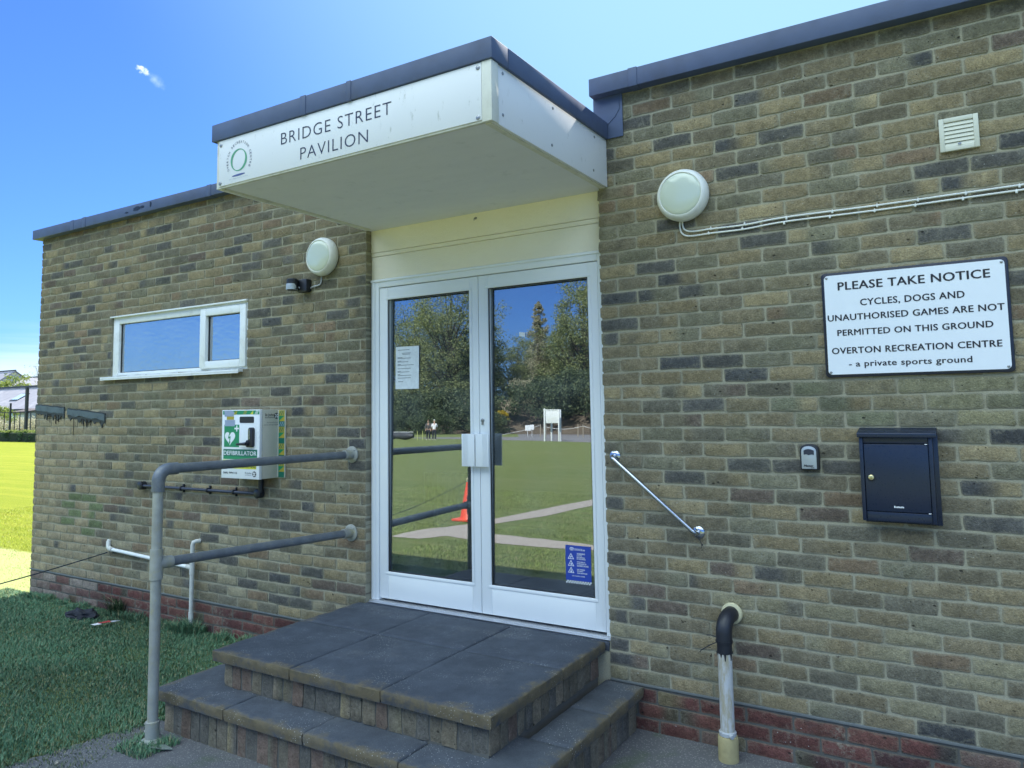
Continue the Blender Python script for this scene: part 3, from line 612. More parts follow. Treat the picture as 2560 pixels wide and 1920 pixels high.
def leaf(x0,x1,gx0,gx1,hinge):
    d=MB(); a,b=.058,.108; z0,z1=.452,2.522; gz0,gz1=.628,2.438
    d.box(x0,gx0,a,b,z0,z1); d.box(gx1,x1,a,b,z0,z1); d.box(gx0,gx1,a+.001,b,gz1,z1); d.box(gx0,gx1,a+.001,b,z0,gz0)
    D=d.obj('door',M['alu'],PAV,bevel=.002)
    t=MB(); q=.019   # glazing beads
    t.box(gx0-q,gx1+q,a-.004,a-.0005,gz0-q,gz0-.001); t.box(gx0-q,gx1+q,a-.004,a-.0005,gz1+.001,gz1+q); t.box(gx0-q,gx0-.001,a-.004,a-.0005,gz0-.001,gz1+.001); t.box(gx1+.001,gx1+q,a-.004,a-.0005,gz0-.001,gz1+.001)
    t.obj('glazing_bead',M['alu'],D,bevel=.0015)
    t=MB(); t.box(gx0,gx0+.008,a+.002,a+.006,gz0,gz1); t.box(gx1-.004,gx1,a+.002,a+.006,gz0,gz1); t.box(gx0+.008,gx1-.004,a+.002,a+.006,gz1-.006,gz1); t.box(gx0+.008,gx1-.004,a+.002,a+.006,gz0,gz0+.004); t.obj('gasket',M['gasket'],D,smooth=0)
    # pane hung a touch out of plumb, top leaning in
    p=MB(); cy=.080; zc=(gz0+gz1)/2; h=(gz1-gz0)/2+.004
    v=[]
    for t_ in (0,.006):
        for (x,z) in ((gx0-.003,-h),(gx1+.003,-h),(gx1+.003,h),(gx0-.003,h)): v.append((x,cy+t_+z*math.tan(EPS),zc+z))
    p.add(v,[(0,1,2,3),(7,6,5,4),(0,4,5,1),(1,5,6,2),(2,6,7,3),(3,7,4,0)]); p.obj('glass_pane',M['glass'],D,smooth=0)
    # lipped pull handle: web on the meeting stile, flange reaching over the glass
    h=MB(); hz0,hz1=1.337,1.536; s_=1 if hinge=='L' else -1; xm=-2.6215 if hinge=='L' else -2.6185
    xs=[xm, xm-s_*.004]
    h.box(min(xm-s_*.003,xm-s_*.010),max(xm-s_*.003,xm-s_*.010),.010,.057,hz0,hz1)
    fx_=[xm-s_*.003,xm-s_*.098]; h.box(min(fx_),max(fx_),.002,.0095,hz0,hz1)
    for q in (.055,.064,.073,.082): h.box(min(xm-s_*q,xm-s_*(q+.004)),max(xm-s_*q,xm-s_*(q+.004)),-.0005,.0018,hz0,hz1)
    if hinge=='L': h.box(xm-.040,xm-.0105,.046,.057,hz0,hz1)
    else: h.box(xm+.0105,xm+.040,.046,.057,hz0,hz1)
    h.obj('pull_handle',M['alu'],D,bevel=.0015)
    return D
dL=leaf(-3.434,-2.6225,-3.361,-2.689,'L'); dR=leaf(-2.6175,-1.796,-2.546,-1.859,'R')
dL['label']='left glazed door leaf with the paper notice'; dR['label']='right glazed door leaf with the blue sticker and key cylinder'
g=MB(); g.box(-2.6225,-2.6175,.085,.105,.452,2.522); g.obj('meeting_seal',M['gasket'],frame,smooth=0)
g=MB(); g.lathe([(.011,0),(.011,.006),(.008,.008)],(-2.596,.057,1.618),(0,-1,0),20); g.box(-2.602,-2.590,.051,.057,1.590,1.612); g.box(-2.5975,-2.5945,.0475,.0505,1.612,1.622); g.obj('key_cylinder',M['screw'],dR)
# paper notice and stickers
pn=thing('paper_notice','sheet of white paper with typed lines high on the left door glass','notice',(-3.215,.1,1.97))
pw=.088
g=MB(); g.prism([(-3.315,1.829),(-3.116,1.827),(-3.112,2.112),(-3.311,2.113)],FY(.0805),0,.0006); g.obj('sheet',M['paper'],pn,smooth=0)
g=MB(); 
for (a,b,z) in ((.02,.12,2.088),(.055,.13,2.066),(.06,.125,2.058),(.018,.06,2.038),(.018,.13,2.032),(.018,.05,2.014),(.018,.11,2.008),(.018,.045,1.992),(.018,.155,1.986),(.018,.13,1.963),(.018,.045,1.946),(.018,.12,1.940),(.018,.04,1.924),(.018,.135,1.917),(.018,.13,1.900),(.022,.065,1.876)):
    g.prism([(-3.313+a,z),(-3.313+b,z),(-3.313+b,z+.004),(-3.313+a,z+.004)],FY(.0796),0,.0004)
g.obj('typed_lines',M['paperink'],pn,smooth=0)
g=MB(); g.prism([(-2.339,2.126),(-2.298,2.120),(-2.298,2.146),(-2.339,2.152)],FY(.085),0,.001); o=g.obj('small_sticker',[M['white']],None,smooth=0); tag(o,'tiny white sticker high on the right door glass','sticker')
bs=thing('security_sticker','blue security warning sticker with white triangles low on the right door glass','sticker',(-1.966,.065,.8))
YS=.0705; g=MB(); sx0,sx1,sz0,sz1=-2.046,-1.886,.693,.904
g.box(sx0,sx1,YS,YS+.001,sz0+.016,sz1); g.obj('blue_sheet',M['bluesticker'],bs,smooth=0)
F_=FY(YS); sw=sx1-sx0
g=MB()
for j in range(2):
    for i in range(10):
        if j==1: a=sx0+(i+.5)*sw/10; 
        else: a=sx0+i*sw/10
        g.box(a,min(sx1,a+sw/20),YS-.0002,YS+.0008,sz0+.008*j,sz0+.008*(j+1)-.0003)
g.obj('chequer_strip',M['white'],bs,smooth=0)
text('DOCS.io',F_,-1.986,-1.922,.878,.889,M['white'],bs,bold=.02)
ring(ell(-2.005,.885,.014,.009,24),ell(-2.004,.884,.011,.006,24),F_,.0006,M['white'],bs,'eye_mark'); g=MB(); g.prism(ell(-2.004,.884,.004,.004,14),F_,0,.0006); g.obj('eye_mark',M['white'],bs,smooth=0)
for i,zc in enumerate((.842,.803,.765)):
    o_=[(-2.012,zc+.019),(-2.032,zc-.014),(-1.992,zc-.014)]; i_=[(-2.012,zc+.013),(-2.0265,zc-.0112),(-1.9975,zc-.0112)]
    ring(o_,i_,F_,.0006,M['white'],bs,'warning_triangle')
    g=MB()
    if i==0: g.prism([(-2.019,zc-.004),(-2.010,zc+.002),(-2.006,zc-.001),(-2.015,zc-.007)],F_,0,.0006)
    elif i==1: g.prism([(-2.017,zc-.005),(-2.012,zc+.002),(-2.005,zc-.002),(-2.008,zc-.009),(-2.012,zc-.006)],F_,0,.0006)
    else: g.prism(ell(-2.012,zc+.001,.003,.003,10),F_,0,.0006); g.prism([(-2.018,zc-.010),(-2.006,zc-.010),(-2.009,zc-.003),(-2.015,zc-.003)],F_,0,.0006)
    g.obj('pictogram',M['white'],bs,smooth=0)
for (s_,z,b) in (('WARNING',.8565,.052),('CCTV',.8465,.034),('RECORDING',.837,.05),('IN PROGRESS',.828,.055),('THIS AREA IS',.812,.052),('PATROLLED BY',.802,.060),('GUARD DOGS',.790,.072),('24/7 MOBILE',.770,.050),('PATROLS',.761,.038),('AND RESPONSE',.750,.064)):
    text(s_,F_,-1.974,-1.974+b,z,z+(.0085 if s_ in('GUARD DOGS','CCTV','WARNING') else .0065),M['white'],bs,bold=.025)
text('24/7 CONTROL NUMBER',F_,-2.006,-1.924,.733,.7385,M['white'],bs,bold=.02)

# ------------------------------------------------------------------ steps
ST=thing('entrance_steps','two dark weathered paving slab steps on brick risers before the door','steps',(-2.67,-.6,0))
def slab(x0,x1,y0,y1,zt,th,outer,mat,name='slab'):
    """slab with subdivided top; outer = which sides (L,R,F) are free edges carrying lichen"""
    nx=max(4,int((x1-x0)/.035)); ny=max(4,int((y1-y0)/.035)); v=[];f=[];e=[]
    r=rnd
    def ed(x,y):
        d=9
        if 'F' in outer: d=min(d,(y-y0))
        if 'L' in outer: d=min(d,(x-x0))
        if 'R' in outer: d=min(d,(x1-x))
        return max(0,1-d/.13)
    bev=.007
    for j in range(ny+1):
        for i in range(nx+1):
            x=x0+(x1-x0)*i/nx; y=y0+(y1-y0)*j/ny; z=zt+r.uniform(-.0008,.0008)
            if i in(0,nx) or j in (0,ny):
                x+= bev*((i==0)-(i==nx)); y+=bev*((j==0)-(j==ny)); z-=.001
                if r.random()<.12 and outer: z-=r.uniform(.001,.004)
            v.append((x,y,z)); e.append(ed(x,y)*.75)
    W_=nx+1
    for j in range(ny):
        for i in range(nx): a=j*W_+i; f.append((a,a+1,a+1+W_,a+W_))
    ring_=[i for i in range(W_)]+[j*W_+nx for j in range(1,ny+1)]+[ny*W_+i for i in range(nx-1,-1,-1)]+[j*W_ for j in range(ny-1,0,-1)]
    base=ring_
    for lev,(dz,ins) in enumerate(((-bev,0),(-th*.55,0),(-th,.003))):
        o=len(v); new=[]
        for q in ring_:
            i=q%W_; j=q//W_; x=x0+(x1-x0)*i/nx; y=y0+(y1-y0)*j/ny
            x+=ins*((i==0)-(i==nx))+r.uniform(-.0012,.0012); y+=ins*((j==0)-(j==ny))+r.uniform(-.0012,.0012)
            new.append(len(v)); v.append((x,y,zt+dz)); 
            free=(i==0 and 'L' in outer)or(i==nx and 'R' in outer)or(j==0 and 'F' in outer)
            e.append((1.0 if lev<2 else .8) if free else .15)
        n=len(base)
        for q in range(n): f.append((base[q],new[q],new[(q+1)%n],base[(q+1)%n]))
        base=new
    f.append(tuple(base)[::-1] if False else tuple(base))
    me=bpy.data.meshes.new(name); me.from_pydata(v,[],f); me.materials.append(mat); setcol(me,'Edge',e,'FLOAT')
    bm=bmesh.new(); bm.from_mesh(me); bmesh.ops.recalc_face_normals(bm,faces=bm.faces); bm.to_mesh(me); bm.free()
    me.polygons.foreach_set('use_smooth',[True]*len(me.polygons)); me.set_sharp_from_angle(angle=.9); me.update()
    o=bpy.data.objects.new(name,me); COL.objects.link(o); o.parent=ST; o.matrix_parent_inverse=Matrix.Translation(-ST.location); return o
UX=[-3.563,-2.972,-2.378,-1.776]; UY=[-1.137,-.492,.050]
for i in range(3):
    for j in range(2):
        outer=('F' if j==0 else '')+('L' if i==0 else '')+('R' if i==2 else '')
        slab(UX[i]+.003*(i>0),UX[i+1]-.003*(i<2),UY[j]+.003*(j>0),UY[j+1]-.003*(j<1) if j==0 else -.0062,.426-.001*((i+j)%2),.058,outer,M['slab'])
slab(DL+.002,DR-.002,-.0030,.0118,.4262,.05,'',M['slab'])
LX=[-3.838,-3.262,-2.705,-2.14,-1.562]
for i in range(4): slab(LX[i]+.003*(i>0),LX[i+1]-.003*(i<3),-1.297,-.83,.230-.0015*(i%2),.056,'F'+('L' if i==0 else '')+('R' if i==3 else ''),M['slab_low'])
for a,b in ((-.827,-.432),(-.426,-.006)):
    slab(-1.78,LX[4],a,b,.229,.056,'R',M['slab_low']); slab(LX[0],-3.50,a,b,.229,.056,'L',M['slab_low'])
# risers of bricks on end, with their mortar cores
RIS=[((.125,.108,.080),4),((.150,.125,.088),3),((.095,.088,.076),3),((.125,.088,.068),2),((.17,.14,.10),1)]
g=MB(); g.box(-3.518,-1.822,-1.088,-.012,.175,.3675); g.box(-3.795,-1.608,-1.248,-.012,-.06,.1735); g.obj('riser_mortar',M['pmortar'],ST,smooth=0)
B=Bricks(21)
def soldiers(P,u0,u1,v0,v1):
    u=u0
    while u<u1-.02:
        w=min(B.r.uniform(.064,.086),u1-u)
        if u1-(u+w)<.03: w=u1-u
        B.brick(u+.004,u+w-.004,v0+B.r.uniform(0,.006),v1-B.r.uniform(0,.004),P,pick(RIS,B.r),nx=3,nz=4,edge=.003,front=B.r.uniform(-.002,.003),rc=.005); u+=w
pf=lambda yy:(lambda u,v,d:(u,yy-d,v)); px=lambda xx:(lambda u,v,d:(xx+d,u,v)); pxl=lambda xx:(lambda u,v,d:(xx-d,-u,v))
soldiers(pf(-1.092),-3.522,-1.818,.232,.367); soldiers(px(-1.818),-1.090,-.01,.232,.367); soldiers(pxl(-3.522),.01,1.09,.232,.367)
o=B.obj('riser_bricks',M['riserbrick'],ST); o.matrix_parent_inverse=Matrix.Translation(-ST.location)
B=Bricks(22)
soldiers(pf(-1.252),-3.80,-1.604,-.03,.173); soldiers(px(-1.604),-1.25,-.01,-.03,.173); soldiers(pxl(-3.80),.01,1.25,-.03,.173)
o=B.obj('riser_bricks',M['riserbrick'],ST); o.matrix_parent_inverse=Matrix.Translation(-ST.location)

# ------------------------------------------------------------------ handrail left of the steps
HR=thing('handrail','galvanised tube handrail with two rails and one post left of the steps','handrail',(-3.712,-1.376,0))
pr=.0265; PX,PY,PZ=-3.712,-1.376,.006
g=MB(); g.cyl((PX,PY,.02),(PX,PY,1.30),pr,28); g.obj('post',M['galv'],HR)
fU=Vector((-3.630,0,1.392)); fL=Vector((-3.636,0,.868))
topz=1.396; eU=Vector((PX,PY,topz)); dU=(fU-eU).normalized()
g=MB(); g.cyl(eU+dU*.09,fU-dU*.03,pr-.001,28); g.obj('rail',M['galv_rail'],HR)
eL=Vector((PX,PY,.908)); dLr=(fL-eL).normalized(); g=MB(); g.cyl(eL+dLr*.07,fL-dLr*.03,pr-.001,28); g.obj('rail',M['galv_rail'],HR)
g=MB(); pts=[Vector((PX,PY,topz-.115)),Vector((PX,PY,topz-.06))]+[]
c_=Vector((PX,PY,topz-.06))+dU*.06
for i in range(1,9):
    t=R(90*i/8); pts.append(c_-dU*.06*math.cos(t)+Vector((0,0,1))*.06*math.sin(t))
pts.append(eU+dU*.105); g.tube(pts,pr+.006,28); g.obj('elbow',M['galv_rail'],HR)
g=MB(); g.cyl((PX,PY,.826),(PX,PY,.982),pr+.006,28); g.cyl(eL,eL+dLr*.085,pr+.005,28); g.obj('tee_joint',M['galv'],HR,bevel=.0)
for p,d in ((fU,dU),(fL,dLr)):
    g=MB(); g.cyl(p-d*.075,p-d*.012,pr+.006,28); g.lathe([(.056,.001),(.056,.009),(.050,.012),(.034,.014)],p,(0,-1,0),36)
    for q in range(4): a=R(45+90*q); g.lathe([(.006,0),(.006,.016),(.003,.018)],(p.x+.044*math.cos(a),0,p.z+.044*math.sin(a)),(0,-1,0),10)
    g.obj('wall_flange',M['galv'],HR)
g=MB(); g.lathe([(.060,.002),(.060,.011),(.040,.018),(pr+.008,.024),(pr+.008,.105),(pr+.004,.108)],(PX,PY,PZ),(0,0,1),36)
for z in (.05+PZ,.088+PZ): g.cyl((PX-.03,PY-.01,z),(PX-.042,PY-.015,z),.006,10)
g.obj('base_flange',M['galv'],HR)

# ------------------------------------------------------------------ defibrillator cabinet
DF=thing('defibrillator_cabinet','white DEFIBRILLATOR cabinet with green heart sign hung on the left wall','cabinet',(-4.57,0,1.21))
g=MB(); g.box(-4.87,-4.279,-.012,0,1.212,1.703); g.obj('back_plate',M['cabcream'],DF,bevel=.002)
g=MB(); g.box(-4.765,-4.355,-.150,-.0125,1.212,1.706); g.obj('body',M['cabcream'],DF,bevel=.004)
g=MB(); g.box(-4.766,-4.354,-.178,-.1525,1.211,1.708); g.box(-4.757,-4.364,-.1525,-.1495,1.22,1.70); door=g.obj('door',M['cabwhite'],DF,bevel=.003)
YD=-.1785; F_=FY(YD)
def patch(pts,mat,name,off=.0008,par=door,frame=None):
    mb=MB(); mb.prism(pts,frame or F_,0,off); return mb.obj(name,mat,par,smooth=0)
rc=lambda a,b,c,d:[(a,c),(b,c),(b,d),(a,d)]
patch(rc(-4.755,-4.358,1.674,1.702),M['cabgreen'],'battenburg_strip')
for a,m in ((-4.625,'olive'),(-4.615,'yellow'),(-4.52,'olive'),(-4.435,'yellow'),(-4.395,'white')):
    if m in('olive','white'):
        for q in range(3): patch([(a+.011*q-.012,1.674),(a+.011*q-.007,1.674),(a+.011*q+.012,1.702),(a+.011*q+.007,1.702)],M[m],'battenburg_strip',.0012)
    else: patch([(a-.02,1.674),(a+.012,1.674),(a+.012,1.702)],M[m],'battenburg_strip',.0012)
patch([(-4.735,1.660),(-4.640,1.662),(-4.625,1.690),(-4.655,1.704),(-4.740,1.703)],M['tape'],'worn_tape',.0016); patch(rc(-4.712,-4.632,1.636,1.660),M['olive'],'worn_tape'); patch(rc(-4.732,-4.620,1.589,1.634),M['tape'],'worn_tape',.0016)
g=MB(); g.prism(rrect(-4.567,-4.414,1.613,1.658,.009),F_,0,.0018); g.obj('viewing_window',M['black'],door)
patch(rc(-4.738,-4.572,1.438,1.600),M['cabgreen'],'green_panel')
patch(rc(-4.604,-4.592,1.550,1.594),M['white'],'white_cross',.0014); patch(rc(-4.624,-4.604,1.566,1.578),M['white'],'white_cross',.0014); patch(rc(-4.592,-4.574,1.566,1.578),M['white'],'white_cross',.0014)
hp=[]
for i in range(40):
    t=2*math.pi*i/40; hx=16*math.sin(t)**3; hz=13*math.cos(t)-5*math.cos(2*t)-2*math.cos(3*t)-math.cos(4*t); hp.append((-4.672+hx/16*.057,1.505+hz/17*.058))
patch(hp,M['white'],'white_heart',.0014)
patch([(-4.676,1.548),(-4.668,1.545),(-4.682,1.512),(-4.664,1.516),(-4.672,1.475),(-4.664,1.477),(-4.676,1.455),(-4.684,1.478),(-4.678,1.477),(-4.676,1.502),(-4.694,1.498)],M['cabgreen'],'lightning_bolt',.002)
patch(rc(-4.744,-4.376,1.370,1.422),M['dkgreen'],'banner'); patch(rc(-4.744,-4.376,1.350,1.370),M['cabgreen'],'banner')
text('DEFIBRILLATOR',F_,-4.738,-4.381,1.380,1.411,M['white'],door,bold=.012,off=.0014)
patch(rc(-4.750,-4.384,1.283,1.345),M['yellow'],'yellow_band')
text('ANYONE CAN USE IT',F_,-4.738,-4.39,1.317,1.332,M['ink'],door,off=.0014,bold=.012); text('JUST FOLLOW ITS INSTRUCTIONS',F_,-4.742,-4.386,1.290,1.303,M['ink'],door,off=.0014,bold=.015)
text('DIAL 999/112',F_,-4.742,-4.589,1.245,1.259,M['ink'],door,off=.0014,bold=.01); text('St John',F_,-4.502,-4.432,1.249,1.262,M['paperink'],door,off=.0014,bold=.01); text('Ambulance',F_,-4.502,-4.432,1.236,1.243,M['paperink'],door,off=.0014)
def badge(cx,cz_,r,frame,par):
    mb=MB(); mb.prism(ell(cx,cz_,r,r,28),frame,0,.0012); mb.obj('round_badge',M['ink'],par,smooth=0)
    mb=MB()
    for q in range(4):
        a=R(45+90*q); u=(math.cos(a),math.sin(a)); w=(-u[1],u[0]); f=lambda l,s_:(cx+u[0]*l*r+w[0]*s_*r,cz_+u[1]*l*r+w[1]*s_*r)
        mb.prism([f(.05,.03),f(.82,.34),f(.66,0),f(.82,-.34),f(.05,-.03)],frame,0.0012,.0018)
    mb.obj('round_badge',M['white'],par,smooth=0)
badge(-4.403,1.248,.020,F_,door)
g=MB(); g.prism(rrect(-4.452,-4.402,1.440,1.580,.018),F_,0,.022); g.prism(rrect(-4.470,-4.440,1.440,1.490,.012),F_,0,.026); g.obj('keypad_lock',M['black'],door,bevel=.003)
g=MB(); g.tube([(-4.452,YD-.034,1.464),(-4.50,YD-.036,1.462),(-4.552,YD-.036,1.460)],[.014,.010,.0085],12); g.cyl((-4.452,YD,1.464),(-4.452,YD-.036,1.464),.013,14); g.obj('lever_handle',M['black'],door)
g=MB()
for q in range(7):
    for w in (0,1): g.box(-4.444+.012*w,-4.437+.012*w,YD-.026,YD-.0225,1.498+.0105*q,1.504+.0105*q)
g.obj('keypad_buttons',M['chrome'],door,smooth=0)
FS=FX(-4.355)
text('St John',FS,-.131,-.051,1.661,1.679,M['ink'],DF,bold=.015); text('Ambulance',FS,-.131,-.051,1.645,1.654,M['ink'],DF,bold=.005); badge(-.026,1.660,.022,FS,DF)
text('For more first aid',FS,-.113,-.012,1.609,1.618,M['ink'],DF,shear=.2); text('advice visit sja.org.uk',FS,-.140,-.012,1.593,1.602,M['ink'],DF,shear=.2)
# chequered strips down the back plate
FP=FY(-.0125); z=1.703
for i,m in enumerate(('S','T','B','S','T','G','S','T','G','S','T','G')):
    z1_=1.701-.0405*i; z0_=z1_-.0405; a,b=-4.344,-4.283
    if m=='G': patch(rc(a,b,z0_,z1_),M['dkgreen'],'chequer_strip',par=DF,frame=FP)
    elif m=='T': patch([(a,z0_),(b,z1_),(a,z1_)],M['cabgreen'],'chequer_strip',par=DF,frame=FP); patch([(a,z0_),(b,z0_),(b,z1_)],M['olive'],'chequer_strip',par=DF,frame=FP)
    else:
        patch(rc(a,b,z0_,z1_),M['dkgreen'] if m=='B' else M['olive'],'chequer_strip',par=DF,frame=FP)
        for q in range(3):
            c_=a+.02*q; patch([(c_,z0_+.006),(c_+.006,z0_+.003),(min(b,c_+.030),z1_-.003),(min(b,c_+.022),z1_-.003)],M['tape'] if m=='B' else M['dkgreen'],'chequer_strip',.0013,par=DF,frame=FP)

# black conduit under the cabinet
CD=thing('cable_conduit','black plastic conduit with round boxes running left below the defibrillator cabinet','conduit',(-5.2,0,1.09))
g=MB(); g.cyl((-5.99,-.03,1.090),(-4.53,-.03,1.089),.0115,14); g.obj('conduit_pipe',M['conduit'],CD)
g=MB(); g.cyl((-4.512,-.028,1.10),(-4.512,-.028,1.212),.019,14); g.obj('riser_pipe',M['black'],CD)
for x in (-5.985,-4.535):
    g=MB(); g.lathe([(.034,0),(.034,.046),(.030,.049)],(x,0,1.090),(0,-1,0),26); g.obj('junction_box',M['black'],CD)
for x in (-5.72,-5.448,-5.118,-4.81):
    g=MB(); g.lathe([(.019,-.008),(.019,.008)],(x,-.03,1.0895),(1,0,0),18); g.box(x-.006,x+.006,-.016,0,1.055,1.123); g.obj('saddle_clip',M['black'],CD,bevel=.002)

# ------------------------------------------------------------------ bulkhead lights, sensor, cables
def bulkhead(cx,cz_,label,sc=1):
    L=thing('bulkhead_light',label,'light',(cx,0,cz_),'round bulkhead lights on the brick wall')
    g=MB(); g.lathe([(.128*sc,.0),(.137*sc,.012),(.139*sc,.035),(.136*sc,.050),(.128*sc,.066),(.117*sc,.076),(.114*sc,.0765),(.1125*sc,.072)],(cx,0,cz_),(0,-1,0),56); g.obj('body',M['lightbody'],L)
    g=MB(); prof=[(.1108*sc,.070)]
    for i in range(1,9): t=i/8; prof.append(((.1108*sc*math.cos(t*math.pi/2)**.8+.0004),.071+.016*math.sin(t*math.pi/2)))
    g.lathe(prof,(cx,0,cz_),(0,-1,0),56); g.obj('lens',M['lens'],L,smooth=1.2)
    return L
bulkhead(-3.893,2.784,'white round bulkhead light beside the left end of the canopy, above the sensor',.99); bulkhead(-1.248,2.797,'white round bulkhead light right of the canopy with twin cables')
SN=thing('motion_sensor','small black motion sensor beside the light left of the canopy','sensor',(-4.12,0,2.6))
g=MB(); g.prism(rrect(-4.125,-4.03,2.545,2.640,.012),FY(0),0,.05); g.obj('mount',M['black'],SN,bevel=.004)
g=MB(); g.lathe([(.030,-.042),(.040,-.034),(.041,.034),(.034,.042)],(-4.135,-.085,2.600),(0,0,1),28); g.obj('sensor_head',M['black'],SN)
g=MB(); g.lathe([(.0415,-.026),(.0422,-.012),(.0422,.012),(.0415,.016)],(-4.137,-.0865,2.588),(0,0,1),28); g.obj('sensor_lens',M['silver'],SN)
def cable(name,pts,r,mat,label,cat,group=None,clips=(),cm=None):
    T_=thing(name,label,cat,pts[len(pts)//2],group)
    out=[]; P_=[Vector(p) for p in pts]
    for i in range(len(P_)-1):   # Catmull-Rom
        p0,p1,p2,p3=P_[max(i-1,0)],P_[i],P_[i+1],P_[min(i+2,len(P_)-1)]
        for q in range(6):
            t=q/6; out.append(.5*((2*p1)+(-p0+p2)*t+(2*p0-5*p1+4*p2-p3)*t*t+(-p0+3*p1-3*p2+p3)*t**3))
    out.append(P_[-1]); g=MB(); g.tube(out,r,10); g.obj('sheath',mat,T_)
    for (x,z) in clips:
        g=MB(); g.box(x-.0045,x+.0045,-.0125,-.0005,z-.0065,z+.0065); g.cyl((x,0,z+.0095),(x,-.010,z+.0095),.0028,10); g.obj('cable_clip',cm or mat,T_,bevel=.002)
    return T_
ZC=2.600
clx=[-1.113,-.939,-.735,-.524,-.33,-.162,.024,.221,.42,.62]
cable('power_cable',[(-1.262,-.006,2.665),(-1.262,-.007,2.645),(-1.250,-.007,2.617),(-1.21,-.007,2.603),(-1.11,-.007,2.603),(-.94,-.007,2.600),(-.735,-.007,2.610),(-.33,-.007,2.606),(.22,-.007,2.608),(1.5,-.007,2.61),(4.5,-.007,2.61)],.0046,M['cable'],'upper of the twin white cables running right from the bulkhead light','cable',None,[(x,2.604) for x in clx])
cable('power_cable',[(-1.276,-.006,2.665),(-1.277,-.007,2.635),(-1.266,-.007,2.600),(-1.225,-.007,2.580),(-1.11,-.007,2.580),(-.94,-.007,2.578),(-.735,-.007,2.588),(-.33,-.007,2.583),(.22,-.007,2.586),(1.5,-.007,2.588),(4.5,-.007,2.588)],.0046,M['cable'],'lower of the twin white cables running right from the bulkhead light','cable',None,[(x-.012,2.581) for x in clx])
cable('sensor_cable',[(-3.925,-.006,2.652),(-3.927,-.007,2.612),(-3.945,-.007,2.590),(-4.01,-.007,2.582),(-4.055,-.01,2.566),(-4.085,-.03,2.562),(-4.105,-.055,2.585)],.0052,M['greycable'],'short grey cable curving from the left bulkhead light to the motion sensor','cable',None,[(-3.99,2.583)])

# ------------------------------------------------------------------ things on the right wall
VN=thing('air_vent','square cream louvred air vent high on the right wall','vent',(.017,0,2.88))
g=MB(); x0,x1,z0,z1=-.062,.090,2.803,2.954
g.box(x0,x0+.020,-.018,0,z0,z1); g.box(x1-.020,x1,-.018,0,z0,z1); g.box(x0+.020,x1-.020,-.018,0,z0,z0+.020); g.box(x0+.020,x1-.020,-.018,0,z1-.020,z1); g.obj('frame',M['vent'],VN,bevel=.002)
g=MB(); h=(z1-z0-.04)/6
for i in range(6):
    zz=z0+.02+h*i; v=[(x,y,z) for x in (x0+.020,x1-.020) for (y,z) in ((-.0165,zz+.0005),(-.0145,zz-.0005),(-.0085,zz+h-.003),(-.0115,zz+h-.0015))]; g.add(v,[(0,1,5,4),(1,2,6,5),(2,3,7,6),(3,0,4,7),(0,3,2,1),(4,5,6,7)])
g.obj('louvre',M['vent'],VN,smooth=0)
g=MB(); g.box(x0+.02,x1-.02,-.003,-.001,z0+.02,z1-.02); g.obj('backing',M['vent'],VN,smooth=0)
g=MB(); g.prism(ell((x0+x1)/2,z0+.026,.007,.004,16),FY(-.0195),0,.003); g.obj('tab',M['screw'],VN)
NS=thing('notice_sign','white PLEASE TAKE NOTICE sign with thick black border on the right wall','sign',(-.215,0,2.06))
sx0,sx1,sz0,sz1=-.590,.160,1.812,2.309
g=MB(); g.prism(rrect(sx0,sx1,sz0,sz1,.018),FY(-.001),0,.010); g.obj('border_plate',M['signblack'],NS,bevel=.002)
g=MB(); g.prism(rrect(sx0+.013,sx1-.013,sz0+.013,sz1-.013,.018),FY(-.0112),0,.0012); g.obj('white_plate',M['signwhite'],NS,smooth=0)
F_=FY(-.0126)
for s_,a,b,c,d in (('PLEASE TAKE NOTICE',-.518,.093,2.223,2.262),('CYCLES, DOGS AND',-.425,-.006,2.144,2.175),('UNAUTHORISED GAMES ARE NOT',-.569,.137,2.078,2.108),('PERMITTED ON THIS GROUND',-.530,.092,2.007,2.036),('OVERTON RECREATION CENTRE',-.558,.119,1.922,1.952),('- a private sports ground',-.487,.006,1.860,1.888)):
    text(s_,F_,a,b,c,d,M['ink'],NS,bold=.024 if s_[0]!='-' else .018,off=.0006,space=1.06)
for x,z in ((sx0+.024,sz1-.024),(sx1-.024,sz1-.024),(sx0+.024,sz0+.024),(sx1-.024,sz0+.024)):
    g=MB(); g.lathe([(.006,0),(.006,.002),(.003,.0035)],(x,-.0125,z),(0,-1,0),12); g.obj('screw',M['screw'],NS)
MBX=thing('mailbox','dark navy wall mounted mailbox with brass lock below the notice sign','mailbox',(-.305,0,1.15))
g=MB(); g.box(-.452,-.146,-.004,0,1.150,1.560); g.obj('back_plate',M['darkbox'],MBX,bevel=.001)
g=MB(); g.box(-.454,-.163,-.072,-.0045,1.166,1.545); g.box(-.454,-.438,-.092,-.0725,1.166,1.545); g.box(-.179,-.163,-.092,-.0725,1.166,1.545); g.box(-.438,-.179,-.082,-.0725,1.166,1.207); g.box(-.438,-.179,-.086,-.0725,1.509,1.545); g.obj('body',M['darkbox'],MBX,bevel=.003)
g=MB(); g.box(-.436,-.181,-.087,-.0735,1.210,1.506); fl=g.obj('door',M['darkbox'],MBX,bevel=.0025)
g=MB(); v=[(x,y,z) for x in (-.460,-.146) for (y,z) in ((-.002,1.577),(-.106,1.556),(-.106,1.536),(-.098,1.536),(-.098,1.5455),(-.002,1.5455))]
g.add(v,[(0,1,7,6),(1,2,8,7),(2,3,9,8),(3,4,10,9),(4,5,11,10),(5,0,6,11),(0,5,4,3,2,1),(6,7,8,9,10,11)]); g.obj('lid',M['darkbox'],MBX,bevel=.003)
